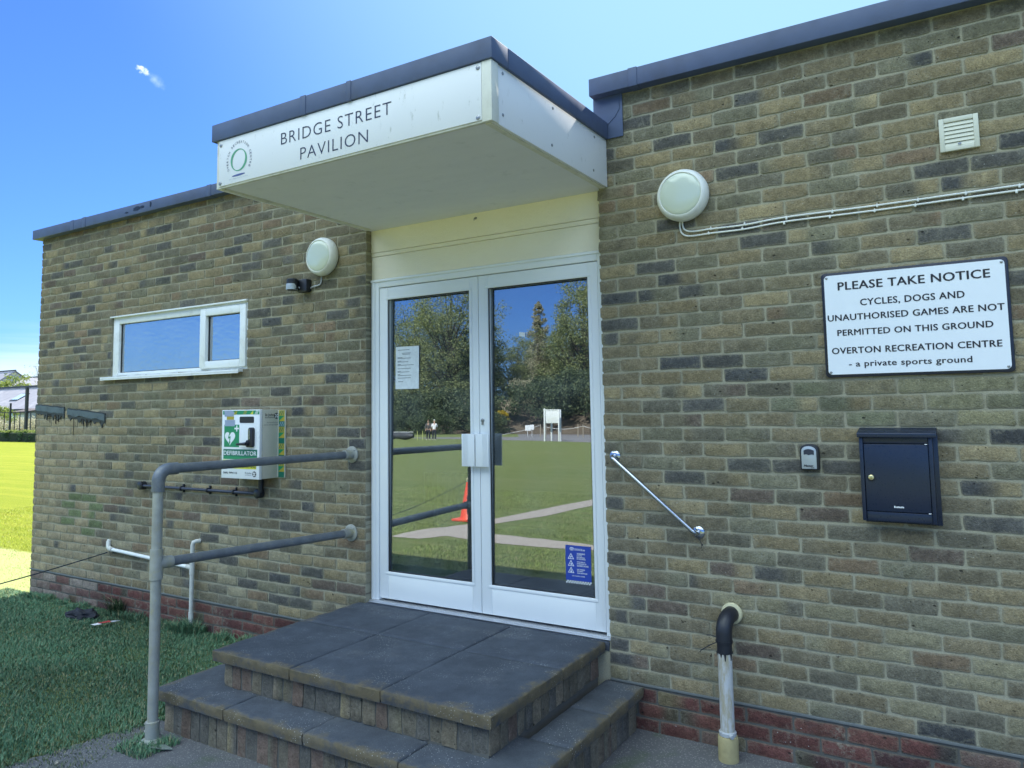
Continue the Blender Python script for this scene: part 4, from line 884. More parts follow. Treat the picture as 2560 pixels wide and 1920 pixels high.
g=MB(); g.lathe([(.0165,0),(.0165,.003),(.012,.004)],(-.411,-.087,1.358),(0,-1,0),26,0); g.lathe([(.0115,.004),(.0115,.008),(.009,.010)],(-.411,-.087,1.358),(0,-1,0),26,1); g.box(-.4118,-.4102,-.0982,-.0965,1.353,1.363,0); g.obj('lock',[M['black'],M['brass']],fl)
g=MB(); x=-.326
for w,h in ((.005,.0085),(.003,.006),(.004,.006),(.0035,.007),(.004,.006),(.003,.006),(.0035,.0075),(.0045,.006)):
    g.prism(rc(x,x+w,1.228,1.228+h),FY(-.0873),0,.0005); x+=w+.0012
g.obj('maker_mark',M['white'],fl,smooth=0)
g=MB(); g.cyl((-.183,-.0895,1.5065),(-.193,-.0895,1.5065),.0018,8); g.cyl((-.183,-.0895,1.2095),(-.193,-.0895,1.2095),.0018,8); g.obj('hinge_pin',M['chrome'],fl)
KS=thing('key_safe','small black key safe with silver front left of the mailbox','key safe',(-.675,0,1.38))
def arch(x0,x1,z0,z1,rise,n=10):
    pts=[(x0,z0),(x1,z0)]; cx=(x0+x1)/2; a=(x1-x0)/2
    for i in range(n+1): t=math.pi*i/n; pts.append((cx+a*math.cos(t)*(1 if abs(math.cos(t))<.999 else 1),z1-rise+rise*math.sin(t)**.8 if 0<i<n else z1-rise))
    return pts
g=MB(); g.prism(arch(-.720,-.636,1.379,1.500,.030),FY(0),0,.040); g.obj('body',M['black'],KS,bevel=.004)
g=MB(); g.prism(arch(-.713,-.646,1.384,1.490,.026),FY(-.040),0,.003); g.obj('front_plate',M['silver'],KS,bevel=.001)
g=MB(); g.prism([(-.702,1.450),(-.690,1.452),(-.680,1.448),(-.668,1.452),(-.656,1.450),(-.656,1.470),(-.667,1.475),(-.680,1.477),(-.692,1.475),(-.702,1.470)],FY(-.0432),0,.0012); g.obj('shutter',M['conduit'],KS)
text('Master',FY(-.0432),-.704,-.660,1.394,1.404,M['ink'],KS,bold=.04,shear=.3); text('Lock',FY(-.0432),-.672,-.657,1.388,1.3925,M['ink'],KS,bold=.04,shear=.3)
GR=thing('grab_rail','slanting chrome grab rail right of the door','grab rail',(-1.475,0,1.23))
a=Vector((-1.690,-.055,1.420)); b=Vector((-1.238,-.055,1.043))
g=MB(); d=(b-a).normalized(); yv=Vector((0,1,0))
pts=[a+yv*.05,a+yv*.028]+[a+yv*.018*(1-math.sin(R(q)))+d*.022*(1-math.cos(R(q))) for q in (20,45,70,90)]+[b+yv*.018*(1-math.sin(R(q)))-d*.022*(1-math.cos(R(q))) for q in (90,70,45,20)]+[b+yv*.028,b+yv*.05]
g.tube(pts,.0115,16); g.obj('bar',M['chrome'],GR)
for p in (a,b):
    g=MB(); g.lathe([(.031,0),(.031,.003),(.024,.008),(.014,.011)],(p.x,-.0005,p.z),(0,-1,0),30)
    for q in (80,200,320): g.lathe([(.0035,.004),(.0035,.0085)],(p.x+.021*math.cos(R(q)),0,p.z+.021*math.sin(R(q))),(0,-1,0),8,1)
    g.obj('rosette',[M['chrome'],M['black']],GR)
g=MB(); g.tube([(-1.240,-.012,1.020),(-1.225,-.013,.996),(-1.219,-.014,.982),(-1.223,-.014,.968)],.0014,6); g.lathe([(.004,-.004),(.004,.004)],(-1.219,-.014,.984),(0,0,1),8); g.obj('cable_tie',M['black'],GR)
# waste pipe at right
WP=thing('waste_pipe','stubby waste pipe with black elbow and flaking white paint right of the steps','pipe',(-1.095,-.1,0))
wx,wy=-1.095,-.115
g=MB(); g.lathe([(.052,0),(.052,.010),(.048,.016),(.040,.018)],(-1.084,-.001,.660),(0,-1,0),32); g.obj('wall_collar',M['collar'],WP)
g=MB(); pts=[(-1.084,-.004,.660),(-1.085,-.045,.660)]+[(-1.085-.01*math.sin(R(q)),-.045-.068*math.sin(R(q)),.660-.068*(1-math.cos(R(q)))) for q in (20,40,60,80,90)]+[(wx,wy,.55)]
g.tube(pts,.0385,26); g.lathe([(.0405,0),(.0405,.012)],(wx,wy,.548),(0,0,1),26); g.obj('elbow',M['black'],WP)
g=MB(); g.cyl((wx,wy,.50),(wx,wy,.552),.0355,26)
for q in (0,1,2,3,4,5,6,7): 
    aa=R(20+45*q+rnd.uniform(-12,12)); L_=rnd.choice((.008,.014,.03)); g.tube([(wx+.034*math.cos(aa),wy+.034*math.sin(aa),.505),(wx+.034*math.cos(aa),wy+.034*math.sin(aa),.50-L_)],[.006,.002],8)
g.obj('tar_band',M['black'],WP)
g=MB(); g.tube([(wx,wy,.10),(wx,wy,.30),(wx,wy,.501)],.0335,28); g.obj('pipe_shaft',M['oldpipe'],WP)
g=MB(); g.lathe([(.036,0),(.040,.002),(.0405,.018),(.037,.022)],(wx,wy,.118),(0,0,1),28); g.cyl((wx+.02,wy-.03,.131),(wx+.034,wy-.042,.128),.010,12); g.obj('hose_clip',M['greycable'],WP)
g=MB(); g.lathe([(.045,-.02),(.0475,0),(.0478,.085),(.0465,.112),(.044,.118)],(wx,wy,.0),(0,0,1),30); g.obj('clay_socket',M['pipebase'],WP)
g=MB(); g.tube([(wx-.036,wy-.01,.571),(wx-.06,wy-.012,.577),(wx-.082,wy-.012,.575)],.0022,8); g.tube([(wx-.03,wy-.028,.552),(wx-.06,wy-.03,.536),(wx-.105,wy-.03,.506),(wx-.112,wy-.03,.496)],.0022,8); g.lathe([(.0408,0),(.0408,.006)],(wx,wy,.553),(0,0,1),24); g.obj('cable_tie',M['black'],WP)
# small overflow pipes at left
OP=thing('overflow_pipe','thin white overflow pipe teed along the foot of the left wall','pipe',(-5.33,-.03,0))
g=MB(); g.tube([(-5.235,-.0,.690),(-5.245,-.03,.690),(-5.262,-.042,.682),(-5.268,-.045,.66),(-5.272,-.045,.06)],.0165,18); g.obj('upright',M['oldwhite'],OP)
g=MB(); g.tube([(-6.372,-.030,.531),(-5.9,-.034,.513),(-5.30,-.044,.488),(-5.27,-.045,.487)],.015,18); g.obj('branch',M['pvc'],OP)
g=MB(); g.lathe([(.0195,0),(.0195,.10)],(-5.270,-.045,.438),(0,0,1),18); g.tube([(-5.272,-.045,.488),(-5.335,-.0425,.4895)],.019,18); g.obj('tee_joint',M['oldwhite'],OP)
g=MB(); g.tube([(-6.375,-.030,.531),(-6.42,-.026,.533),(-6.452,-.022,.548),(-6.470,-.010,.585),(-6.47,0,.60)],.020,18); g.obj('elbow',M['oldwhite'],OP)
g=MB(); g.lathe([(.019,0),(.019,.05)],(-5.272,-.045,.10),(0,0,1),18); g.obj('lower_socket',M['oldwhite'],OP)
# old flashing strips with tar runs
for i,(x0,z0a,x1,z1a,lab) in enumerate(((-7.772,1.788,-7.262,1.754,'left strip of old grey flashing with tar runs on the brick wall corner'),(-7.205,1.744,-6.592,1.690,'right strip of old grey flashing with tar runs below the window'))):
    T_=thing('flashing_strip',lab,'flashing',((x0+x1)/2,0,1.74),'old flashing strips on the left wall')
    g=MB(); n=12
    top=[(x0+(x1-x0)*t/n,z0a+(z1a-z0a)*t/n+rnd.uniform(-.003,.003)) for t in range(n+1)]; bot=[(x,z-.052+rnd.uniform(-.006,.006)) for x,z in top][::-1]
    g.prism(top+bot,FY(-.001),0,.012); g.obj('lead_strip',M['flashlead'],T_)
    g=MB(); g.prism([(x,z+.010) for x,z in top]+[(x,z-.004) for x,z in top][::-1],FY(-.0005),0,.007)
    edge=[]; m=26
    for t in range(m+1):
        x=x0+(x1-x0)*t/m; z=z0a+(z1a-z0a)*t/m-.058; edge.append((x,z-(.02+ (rnd.random()**3)*.075 if not(i==1 and t<2) else .02)))
    g.prism([(x,z0a+(z1a-z0a)*(x-x0)/(x1-x0)-.055) for x,_ in edge]+edge[::-1],FY(-.0008),0,.005)
    for t in range(9):
        x=x0+(x1-x0)*rnd.uniform(.05,.97); z=z0a+(z1a-z0a)*(x-x0)/(x1-x0)-.07; L_=rnd.choice((.03,.05,.07,.09)); g.tube([(x,-.004,z),(x+rnd.uniform(-.004,.004),-.004,z-L_*.6),(x+rnd.uniform(-.006,.006),-.003,z-L_)],[.006,.003,.002],6)
    if i==1: g.tube([(-7.10,-.003,1.66),(-7.102,-.003,1.58),(-7.10,-.003,1.50)],[.004,.0025,.002],6)
    g.obj('tar_runs',M['tar'],T_,smooth=0)

# ------------------------------------------------------------------ ground
def sheet(name,pts,z,mat,sub=0):
    me=bpy.data.meshes.new(name); me.from_pydata([(x,y,z) for x,y in pts],[],[tuple(range(len(pts)))]); me.materials.append(mat)
    bm=bmesh.new(); bm.from_mesh(me); bmesh.ops.recalc_face_normals(bm,faces=bm.faces)
    for f in bm.faces:
        if f.normal.z<0: f.normal_flip()
    bm.to_mesh(me); bm.free(); o=bpy.data.objects.new(name,me); COL.objects.link(o); return struct(o)
sheet('lawn',[(-700,-700),(700,-700),(700,700),(-700,700)],0,M['turf'])
def jit(pts,n,a):
    out=[]
    for (x0,y0),(x1,y1) in zip(pts[:-1],pts[1:]):
        for i in range(n): t=i/n; out.append((x0+(x1-x0)*t+rnd.uniform(-a,a),y0+(y1-y0)*t+rnd.uniform(-a,a)))
    return out+[pts[-1]]
apron=jit([(-3.86,-.9),(-3.95,-1.26),(-4.02,-1.42),(-4.03,-1.54),(-4.07,-1.72),(-4.09,-1.9),(-4.18,-2.3),(-4.22,-2.66)],4,.012)+jit([(-4.22,-2.66),(-3.3,-2.9),(-2.3,-3.0),(-2.2,-4.7)],5,.02)+[(5.6,-4.7),(5.6,.05),(-3.86,.05)]
sheet('pavement',apron,.004,M['tarmac'])
pathA=[(-7.12,-4.29),(-6.61,-4.33),(-6.45,-4.74),(-5.58,-4.56),(-4.8,-4.62),(-4.18,-4.71),(-2.18,-4.72),(-2.18,-5.2),(-4.36,-5.09),(-5.12,-5.19),(-6.0,-5.2),(-6.40,-5.5),(-6.55,-6.06),(-6.31,-7.33),(-6.27,-9.03),(-6.1,-14),(-6.0,-46),(-6.6,-46),(-6.68,-14),(-6.75,-10.02),(-6.83,-8.27),(-6.87,-6.56),(-6.89,-5.95),(-7.13,-5.04)]
sheet('path',jit(pathA+[pathA[0]],4,.02)[:-1],.004,M['path'])
sheet('far_path',[(-38,-50.5),(-34,-49.6),(-24.3,-46.7),(-10,-44),(-10,-58),(-26,-66),(-40,-95),(-52,-95),(-46,-72),(-38.5,-60),(-46,-56),(-50,-53.5)],.004,M['fartarmac'])
# grass blades
def blades(name,regions,label,seed=1):
    rs=np.random.RandomState(seed); V=[];F=[];Cc=[]; base=0
    for (x0,x1,y0,y1,n,h0,h1,ca,cb,test) in regions:
        x=rs.uniform(x0,x1,n); y=rs.uniform(y0,y1,n)
        ok=test(x,y) if test else np.ones(n,bool); x=x[ok]; y=y[ok]; n=len(x)
        cl=.5+.5*np.sin(x*5.1+1.3*np.sin(y*4.3))*np.sin(y*6.7+1.1*np.sin(x*3.9)); h=rs.uniform(h0,h1,n)*(.55+.75*cl); th=rs.uniform(0,2*np.pi,n)+1.2*np.sin(x*3)+.8*np.cos(y*4); lean=rs.uniform(.25,1.25,n)*h; w=rs.uniform(.0012,.0026,n)
        dx=np.cos(th); dy=np.sin(th); px_=-dy; py_=dx
        p0=np.stack([x-px_*w,y-py_*w,np.zeros(n)-.003],1); p1=np.stack([x+px_*w,y+py_*w,np.zeros(n)-.003],1)
        m0=np.stack([x+dx*lean*.35-px_*w*.8,y+dy*lean*.35-py_*w*.8,h*.6],1); m1=np.stack([x+dx*lean*.35+px_*w*.8,y+dy*lean*.35+py_*w*.8,h*.6],1)
        tp=np.stack([x+dx*lean,y+dy*lean,h*.92],1)
        v=np.stack([p0,p1,m0,m1,tp],1).reshape(-1,3); V.append(v)
        i=np.arange(n)*5+base; F.append((np.stack([i,i+1,i+3,i+2],1),np.stack([i+2,i+3,i+4],1))); base+=5*n
        t=rs.uniform(0,1,n)[:,None]; c=np.array(ca)*(1-t)+np.array(cb)*t; dry=(rs.uniform(0,1,n)<.10)[:,None]; c=c*(.75+.6*(.5+.5*np.sin(x*2.3+np.sin(y*3.1))*np.cos(y*2.7)))[:,None]; c=np.where(dry,np.array([.30,.28,.15]),c)
        c=np.concatenate([c,np.ones((n,1))],1); Cc.append(np.repeat(c,5,0))
    V=np.concatenate(V); q=np.concatenate([f[0] for f in F]); t=np.concatenate([f[1] for f in F])
    me=bpy.data.meshes.new(name); me.vertices.add(len(V)); me.vertices.foreach_set('co',V.astype(np.float32).ravel())
    nl=len(q)*4+len(t)*3; me.loops.add(nl); me.loops.foreach_set('vertex_index',np.concatenate([q.ravel(),t.ravel()]).astype(np.int32))
    me.polygons.add(len(q)+len(t)); ls=np.concatenate([np.arange(len(q))*4,len(q)*4+np.arange(len(t))*3]).astype(np.int32); me.polygons.foreach_set('loop_start',ls)
    me.update(calc_edges=True); me.materials.append(M['blade']); setcol(me,'Col',np.concatenate(Cc)); o=bpy.data.objects.new(name,me); COL.objects.link(o)
    tag(o,label,'grass',kind='stuff'); return o
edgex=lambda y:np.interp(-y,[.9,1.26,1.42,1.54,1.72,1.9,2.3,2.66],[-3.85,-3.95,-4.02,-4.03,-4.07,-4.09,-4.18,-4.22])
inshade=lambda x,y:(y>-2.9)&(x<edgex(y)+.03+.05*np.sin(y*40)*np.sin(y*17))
ga,gb=(.050,.132,.070),(.135,.245,.130)  # blue-green for blades in the building's shade, shade put into the colour
def rs_mask(x): return (np.sin(x*9)+np.sin(x*23+1)+np.sin(x*3.1))>-.4
blades('grass',[
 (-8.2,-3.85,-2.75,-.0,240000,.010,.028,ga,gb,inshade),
 (-7.75,-3.87,-.12,-.004,8000,.025,.08,ga,gb,lambda x,y:rs_mask(x)),
 (-6.32,-6.2,-.08,-.01,220,.10,.24,(.02,.06,.02),(.04,.09,.03),None),
 (-5.36,-5.18,-.16,-.02,420,.05,.12,ga,gb,None),
 (-4.15,-3.75,-1.95,-1.25,1800,.008,.03,(.05,.09,.03),(.13,.15,.06),lambda x,y:(x<-3.84)|(y<-1.31)),
 (-3.83,-3.57,-1.53,-1.3,1500,.015,.045,ga,gb,lambda x,y:(y<-1.31)&((x+3.73)**2+(y+1.362)**2>.05**2)),
 (-2.95,-2.55,-1.62,-1.36,500,.01,.04,ga,gb,None),
 (-15,-7.85,1.12,9,52000,.012,.03,(.20,.27,.010),(.40,.43,.03),None),  # yellower field blades, backlit glow put into their colour
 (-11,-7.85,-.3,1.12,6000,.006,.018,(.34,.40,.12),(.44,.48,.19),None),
 (-8.4,-2.4,-5.6,-2.8,30000,.015,.04,(.14,.21,.05),(.25,.30,.09),lambda x,y:~(((y<-4.45)&(y>-5.3)&(x>-6.5))|((x<-6.2)&(x>-7.2)))&(x<np.where(y>-3.05,-4.3,-2.35))),
 (-12,-2.4,-11,-5.3,50000,.015,.04,(.14,.21,.05),(.25,.30,.09),lambda x,y:~((x<-6.15)&(x>-6.95))),
],'short grass lawn around the pavilion, uncut along the wall foot')
# litter, soil clump, dead leaf
LT=thing('litter','crumpled red and white wrapper lying in the grass near the left wall','litter',(-6.0,-.31,.03))
def crumple(pts,z,mi,g):
    n=len(pts); v=[(x,y,z+rnd.uniform(0,.02)) for x,y in pts]+[(x,y,z-.004+rnd.uniform(0,.01)) for x,y in pts]; g.add(v,[tuple(range(n)),tuple(range(n,2*n))[::-1]]+[(i,(i+1)%n,n+(i+1)%n,n+i) for i in range(n)],mi)
g=MB(); crumple([(-6.04,-.39),(-6.02,-.34),(-5.99,-.33),(-6.0,-.38)],.035,0,g); crumple([(-6.02,-.345),(-5.99,-.27),(-5.96,-.27),(-5.985,-.335)],.038,1,g); crumple([(-5.99,-.265),(-5.98,-.225),(-5.955,-.20),(-5.95,-.24),(-5.97,-.26)],.036,0,g); g.obj('wrapper',[M['litter'],M['litterred']],LT,smooth=0)
def blob(name,c,s_,mat,seed,sub=3):
    r=random.Random(seed); bm=bmesh.new(); bmesh.ops.create_icosphere(bm,subdivisions=sub,radius=1)
    for v in bm.verts:
        q=1+.28*math.sin(v.co.x*5+seed)*math.cos(v.co.y*6)+.15*r.uniform(-1,1); v.co=Vector((v.co.x*s_[0],v.co.y*s_[1],v.co.z*s_[2]))*q+Vector(c)
    me=bpy.data.meshes.new(name); bm.to_mesh(me); bm.free(); me.materials.append(mat); o=bpy.data.objects.new(name,me); COL.objects.link(o); return o
o=blob('soil_clump',(-6.45,-.22,.02),(.17,.10,.045),M['soil'],4); tag(o,'dark lump of bare soil in the grass by the left wall','soil')
g=MB(); v=[(-3.66,-1.44,.012),(-3.62,-1.45,.03),(-3.56,-1.42,.022),(-3.53,-1.38,.012),(-3.58,-1.39,.03),(-3.63,-1.405,.02)]; g.add(v+[(x,y,z-.003) for x,y,z in v],[tuple(range(6)),tuple(range(6,12))[::-1]]+[(i,(i+1)%6,6+(i+1)%6,6+i) for i in range(6)]); o=g.obj('fallen_leaf',simple('grey_green_leaf',(.20,.23,.19),.7),None,smooth=0); tag(o,'pale fallen leaf on the tarmac at the foot of the steps','leaf')
pb=0
for (x,y) in ((-3.42,-1.66),(-3.36,-1.70),(-3.9,-1.75)):
    o=blob('pebble',(x,y,.012),(.012,.010,.009),M['stone'],pb+9,2); tag(o,'small pale pebble on the tarmac before the steps','pebble','pale pebbles on the tarmac'); pb+=1
# rope to the traffic cone
CN=thing('traffic_cone','orange traffic cone standing on the lawn by the path crossing','cone',(-7.14,-6.3,0))
g=MB(); g.prism(rrect(-7.36,-6.92,-6.52,-6.08,.04),(Vector((0,0,0)),Vector((1,0,0)),Vector((0,1,0)),Vector((0,0,1))),.004,.035); g.obj('base',M['orange'],CN,bevel=.006)
g=MB(); g.lathe([(.165,.034),(.155,.05),(.045,.66),(.03,.685),(.022,.687)],(-7.14,-6.3,0),(0,0,1),32); g.obj('cone_body',M['orange'],CN)
g=MB(); g.lathe([(.055,.62),(.043,.690),(.026,.692)],(-7.14,-6.3,.003),(0,0,1),24); g.obj('tip',M['collar'],CN)
pA=Vector((-6.462,-.024,.50)); pB=Vector((-7.14,-6.3,.66)); pts=[]
for i in range(41):
    t=i/40; p=pA.lerp(pB,t); p.z-=.30*4*t*(1-t)*(1.0 if t>.0 else 0); pts.append(p)
g=MB(); g.tube(pts,.0045,8); o=g.obj('rope',M['rope'],None); tag(o,'dark rope sagging from the white overflow pipe to the traffic cone','rope')

# ------------------------------------------------------------------ vegetation
def leaf_mesh(name,centers,rad,per,size,mat,seed,flat=.8):
    rs=np.random.RandomState(seed); C=np.repeat(np.array(centers),per,0); rr=np.repeat(np.array(rad),per)[:,None]
    n=len(C); off=rs.normal(0,1,(n,3)); off/=np.linalg.norm(off,axis=1)[:,None]+1e-6; off*=rs.uniform(0,1,(n,1))**.5; off[:,2]*=flat
    P=C+off*rr; a=rs.normal(0,1,(n,3)); a/=np.linalg.norm(a,axis=1)[:,None]; b=rs.normal(0,1,(n,3)); b-=a*(a*b).sum(1)[:,None]; b/=np.linalg.norm(b,axis=1)[:,None]
    s=(size*rs.uniform(.6,1.4,n))[:,None]; V=np.stack([P-a*s,P+b*s*.45,P+a*s,P-b*s*.45],1).reshape(-1,3)
    me=bpy.data.meshes.new(name); me.vertices.add(len(V)); me.vertices.foreach_set('co',V.astype(np.float32).ravel()); me.loops.add(n*4); me.loops.foreach_set('vertex_index',np.arange(n*4,dtype=np.int32)); me.polygons.add(n); me.polygons.foreach_set('loop_start',np.arange(n,dtype=np.int32)*4); me.update(calc_edges=True); me.materials.append(mat); return me
def tree(name,label,cat,loc,h,cr,kind,mat,seed,group=None,per=70,size=.16,ncl=70,base=.25):
    r=random.Random(seed); T_=thing(name,label,cat,loc,group); g=MB(); tr=(h*.018+.04)*(.42 if kind=='cone' else 1)
    th=h*(.85 if kind!='bush' else .4); pts=[(r.uniform(-.15,.15)*i*.3,r.uniform(-.15,.15)*i*.3,th*i/6) for i in range(7)]; pts=[(x,y,max(z,-.1)) for x,y,z in pts]
    g.tube(pts,[tr*(1-.85*i/6) for i in range(7)],8); cs=[];rd=[]
    for i in range(ncl):
        if kind=='cone':
            t=r.random(); z=h*(base+(1-base)*t); R_=cr*(1-t)**.62*(.1+.9*r.random()); q=r.random()*6.283; c=(R_*math.cos(q),R_*math.sin(q),z); ra=cr*.34*(1.15-t)
        elif kind=='bush':
            q=r.random()*6.283; u=r.random()**.5; c=(cr*u*math.cos(q),cr*u*math.sin(q),h*(.08+.84*r.random())*(1-.35*u*u)); ra=cr*.28
        else:
            q=r.random()*6.283; el=math.acos(1-2*r.random()); u=r.random()**.38; zc=h*(base+(1-base)*.5); c=(cr*u*math.sin(el)*math.cos(q)*r.uniform(.8,1.1),cr*u*math.sin(el)*math.sin(q),zc+(h*(1-base)*.5)*u*math.cos(el)); ra=cr*r.uniform(.16,.27)
        cs.append(c); rd.append(ra)
        if i%2==0 and kind!='bush':
            z0=min(th*.95,max(h*.12,c[2]*.62)); j=z0/th*6; k0=int(min(5,j)); f=j-k0; b=Vector(pts[k0]).lerp(Vector(pts[k0+1]),f); m_=b.lerp(Vector(c),.5)+Vector((0,0,-.05*h*r.random())); g.tube([b,m_,c],[tr*.28,tr*.16,tr*.05],5,False)
    g.v=[(x+loc[0],y+loc[1],z+loc[2]) for x,y,z in g.v]; g.obj('trunk',M['bark'],T_,smooth=.9)
    me=leaf_mesh('crown',cs,rd,per,size,mat,seed); o=bpy.data.objects.new('crown',me); COL.objects.link(o); o.parent=T_
    return T_
def dup(root,loc,rz,sc,label,group=None):
    r_=root.copy(); COL.objects.link(r_); r_.location=loc; r_.rotation_euler=(0,0,rz); r_.scale=sc; r_['label']=label
    if group: r_['group']=group
    for ch in root.children:
        c=ch.copy(); COL.objects.link(c); c.parent=r_; c.matrix_parent_inverse=ch.matrix_parent_inverse.copy()
    return r_
GT='trees reflected beyond the green'
tA=tree('broad_tree','tall pale green tree with fine spreading twigs reflected in the left door','tree',(-66,-86,0),24,8.5,'round',M['leaf'],31,GT,150,.15,210,.10)
tB=tree('conical_tree','narrow pale pointed tree reflected in the middle of the right door','tree',(-52,-88,0),18.6,3.6,'cone',M['leafpale'],32,GT,70,.11,230,.06)
tC=tree('evergreen_tree','dark ivy clad tree reflected at the meeting of the two doors','tree',(-59.5,-84,0),18,3.4,'round',M['leafdark'],33,GT,150,.13,120,.03)
tD=tree('broad_tree','large rounded tree reflected along the right edge of the right door','tree',(-44,-86,0),21.5,6.2,'round',M['leaf'],34,GT,150,.14,190,.05)
dup(tA,(-76,-90,0),1.3,(.9,.9,.86),'green tree reflected at the far left edge of the left door',GT)
dup(tD,(-37,-84,0),2.2,(1,1,1.12),'tall tree just beyond the right edge of the right door reflection',GT)
dup(tD,(-49,-93,0),.7,(.7,.7,.72),'lower tree behind the pale pointed tree in the door reflection',GT)
dup(tA,(-56,-97,0),3.1,(.7,.7,.66),'distant tree between the dark ivy tree and the pale pointed tree',GT)
dup(tD,(-55,-94,0),3.7,(.75,.75,.60),'low rounded tree filling the gap behind the pale pointed tree',GT); dup(tD,(-70,-96,0),1.7,(1,1,.70),'rounded tree behind the tall pale green tree',GT); dup(tD,(-61,-97,0),2.9,(.9,.9,.72),'rounded tree behind the dark ivy tree',GT)
dup(tA,(-27,-88,0),.5,(.9,.9,.8),'broad tree beyond the scoreboard side of the green',GT); dup(tD,(-15,-90,0),1.2,(1,1,.9),'rounded tree far along the edge of the green',GT)
dup(tA,(0,-92,0),4.,(.9,.9,.8),'broad tree straight across the green from the pavilion',GT); dup(tD,(15,-88,0),5.2,(1.1,1.1,.9),'rounded tree at the far right end of the green',GT)
GB='bushes on the bank across the green'
bA=tree('bush','dark green bush on the bank above the scoreboard','bush',(-47,-80,2.2),5.5,4.2,'bush',M['leafdark'],41,GB,120,.17,60)
for i,(x,y,z,sc,l) in enumerate(((-54,-77,0,1.0,'dark bush below the stone wall on the bank'),(-60,-78,0,1.2,'dark bush under the tall pale green tree'),(-66,-77,0,1.1,'dark bush behind the two bowlers'),(-73,-78,0,1.2,'dark bush at the far left of the bank'),(-40,-78,2.0,1.15,'dark bush right of the scoreboard on the bank'),(-33,-79,1,1.2,'dark bush far right on the bank'),(-50,-72,0,.55,'small low dark bush before the bank'),(-57,-70,0,.6,'low dark bush on the left foot of the bank'),(-63,-71,0,.6,'low dark bush nearest the rolled cover'))): dup(bA,(x,y,z),i*1.1,(sc,sc,sc),l,GB)
for i,(x,l) in enumerate(((-24,'dark bush on the bank left of the broad tree by the scoreboard side'),(-15,'dark bush on the bank under the rounded tree far along the green'),(-6,'dark bush on the bank left of the broad tree straight across the green'),(4,'dark bush on the bank right of the broad tree straight across the green'),(13,'dark bush at the far right end of the bank'))): dup(bA,(x,-77.5,.6),i*1.7+.4,(1.3,1.3,1.15),l,GB)
bG=tree('bush','light green bush in front of the pale pointed tree','bush',(-51,-83,3.2),4.8,3.0,'bush',M['leafpale'],43,GB,110,.13,50)
bL=tree('bush','leafy mid green bush above the stone wall','bush',(-62,-82,2),6,4.5,'bush',M['leaf'],44,GB,130,.16,60); dup(bL,(-70,-82,1),1.,(1.1,1.1,1.2),'mid green bush at the left of the bank',GB); dup(bL,(-46,-85,4),2.,(1,1,.9),'mid green bush below the large rounded tree',GB)
bY=tree('flowering_bush','yellow flowering bush on the bank by the door stile reflection','bush',(-49.9,-75,1.7),1.3,.85,'bush',M['leafyellow'],45,None,90,.07,24)
# bank and its stone wall
bm=bmesh.new(); nx,ny=60,18; vs=[]
for j in range(ny+1):
    for i in range(nx+1):
        x=-100+130*i/nx; y=-72-38*j/ny; t=min(1,max(0,(-74-y)/10)); z=-.05+4.2*t*t*(3-2*t)*(.8+.25*math.sin(x*.3)); vs.append(bm.verts.new((x,y,z+rnd.uniform(-.1,.1)*(t>0))))
for j in range(ny):
    for i in range(nx): a=j*(nx+1)+i; bm.faces.new((vs[a],vs[a+nx+1],vs[a+nx+2],vs[a+1]))
me=bpy.data.meshes.new('bank'); bm.to_mesh(me); bm.free(); me.materials.append(M['earth']); me.polygons.foreach_set('use_smooth',[True]*len(me.polygons)); o=bpy.data.objects.new('bank',me); COL.objects.link(o); struct(o)
SW=thing('stone_wall','low pale rubble stone wall along the bank across the green','wall',(-54,-79,3.2)); g=MB(); r=random.Random(2)
for k_ in range(7):
    x=-58.5
    while x<-50:
        w=r.uniform(.35,.8); g.box(x,x+w-.04,-79.2-r.random()*.1,-78.6+r.random()*.08,2.6+.25*k_,2.6+.25*k_+.22); x+=w
g.obj('stones',M['stone'],SW,bevel=.04)
# scoreboard, cover, poles, people, rope posts
SBD=thing('scoreboard','white blank scoreboard on white legs at the edge of the green','scoreboard',(-28,-47.5,0))
g=MB(); g.box(-28.52,-27.42,-47.56,-47.48,1.43,2.50); g.obj('panel',M['signwhite'],SBD,bevel=.01)
for (x,y,z) in ((-28.62,-47.5,2.56),(-27.38,-47.5,2.50),(-27.62,-48.2,2.5),(-28.4,-48.2,2.5)):
    g=MB(); g.box(x-.055,x+.055,y-.05,y+.05,0,z); g.obj('leg',M['signwhite'],SBD,bevel=.008)
g=MB(); g.box(-28.56,-27.44,-47.5,-47.45,2.44,2.50); g.obj('top_rail',M['signwhite'],SBD)
RC=thing('rolled_cover','long black vinyl cover roll lying beside the green','cover',(-43.5,-46.7,0)); g=MB(); pts=[(-48+7*i/14,-46.75+.06*math.sin(i*2),.36) for i in range(15)]; g.tube(pts,[.30+.05*math.sin(i*1.7) for i in range(14)]+[.16],14); g.obj('vinyl_roll',M['darkcover'],RC); g=MB(); g.cyl((-48.2,-46.7,.68),(-41,-46.7,.70),.02,8); g.obj('white_pole',M['signwhite'],RC)
for x,y,l in ((-40.74,-46.96,'pale yellow marker pole nearest the rolled cover'),(-40.29,-47.1,'pale yellow marker pole nearest the two people')):
    g=MB(); g.cyl((x,y,0),(x,y,.78),.022,10); g.lathe([(.03,0),(.03,.03)],(x,y,.77),(0,0,1),10); o=g.obj('marker_pole',M['fluor'],None); tag(o,l,'pole','marker poles at the edge of the green')
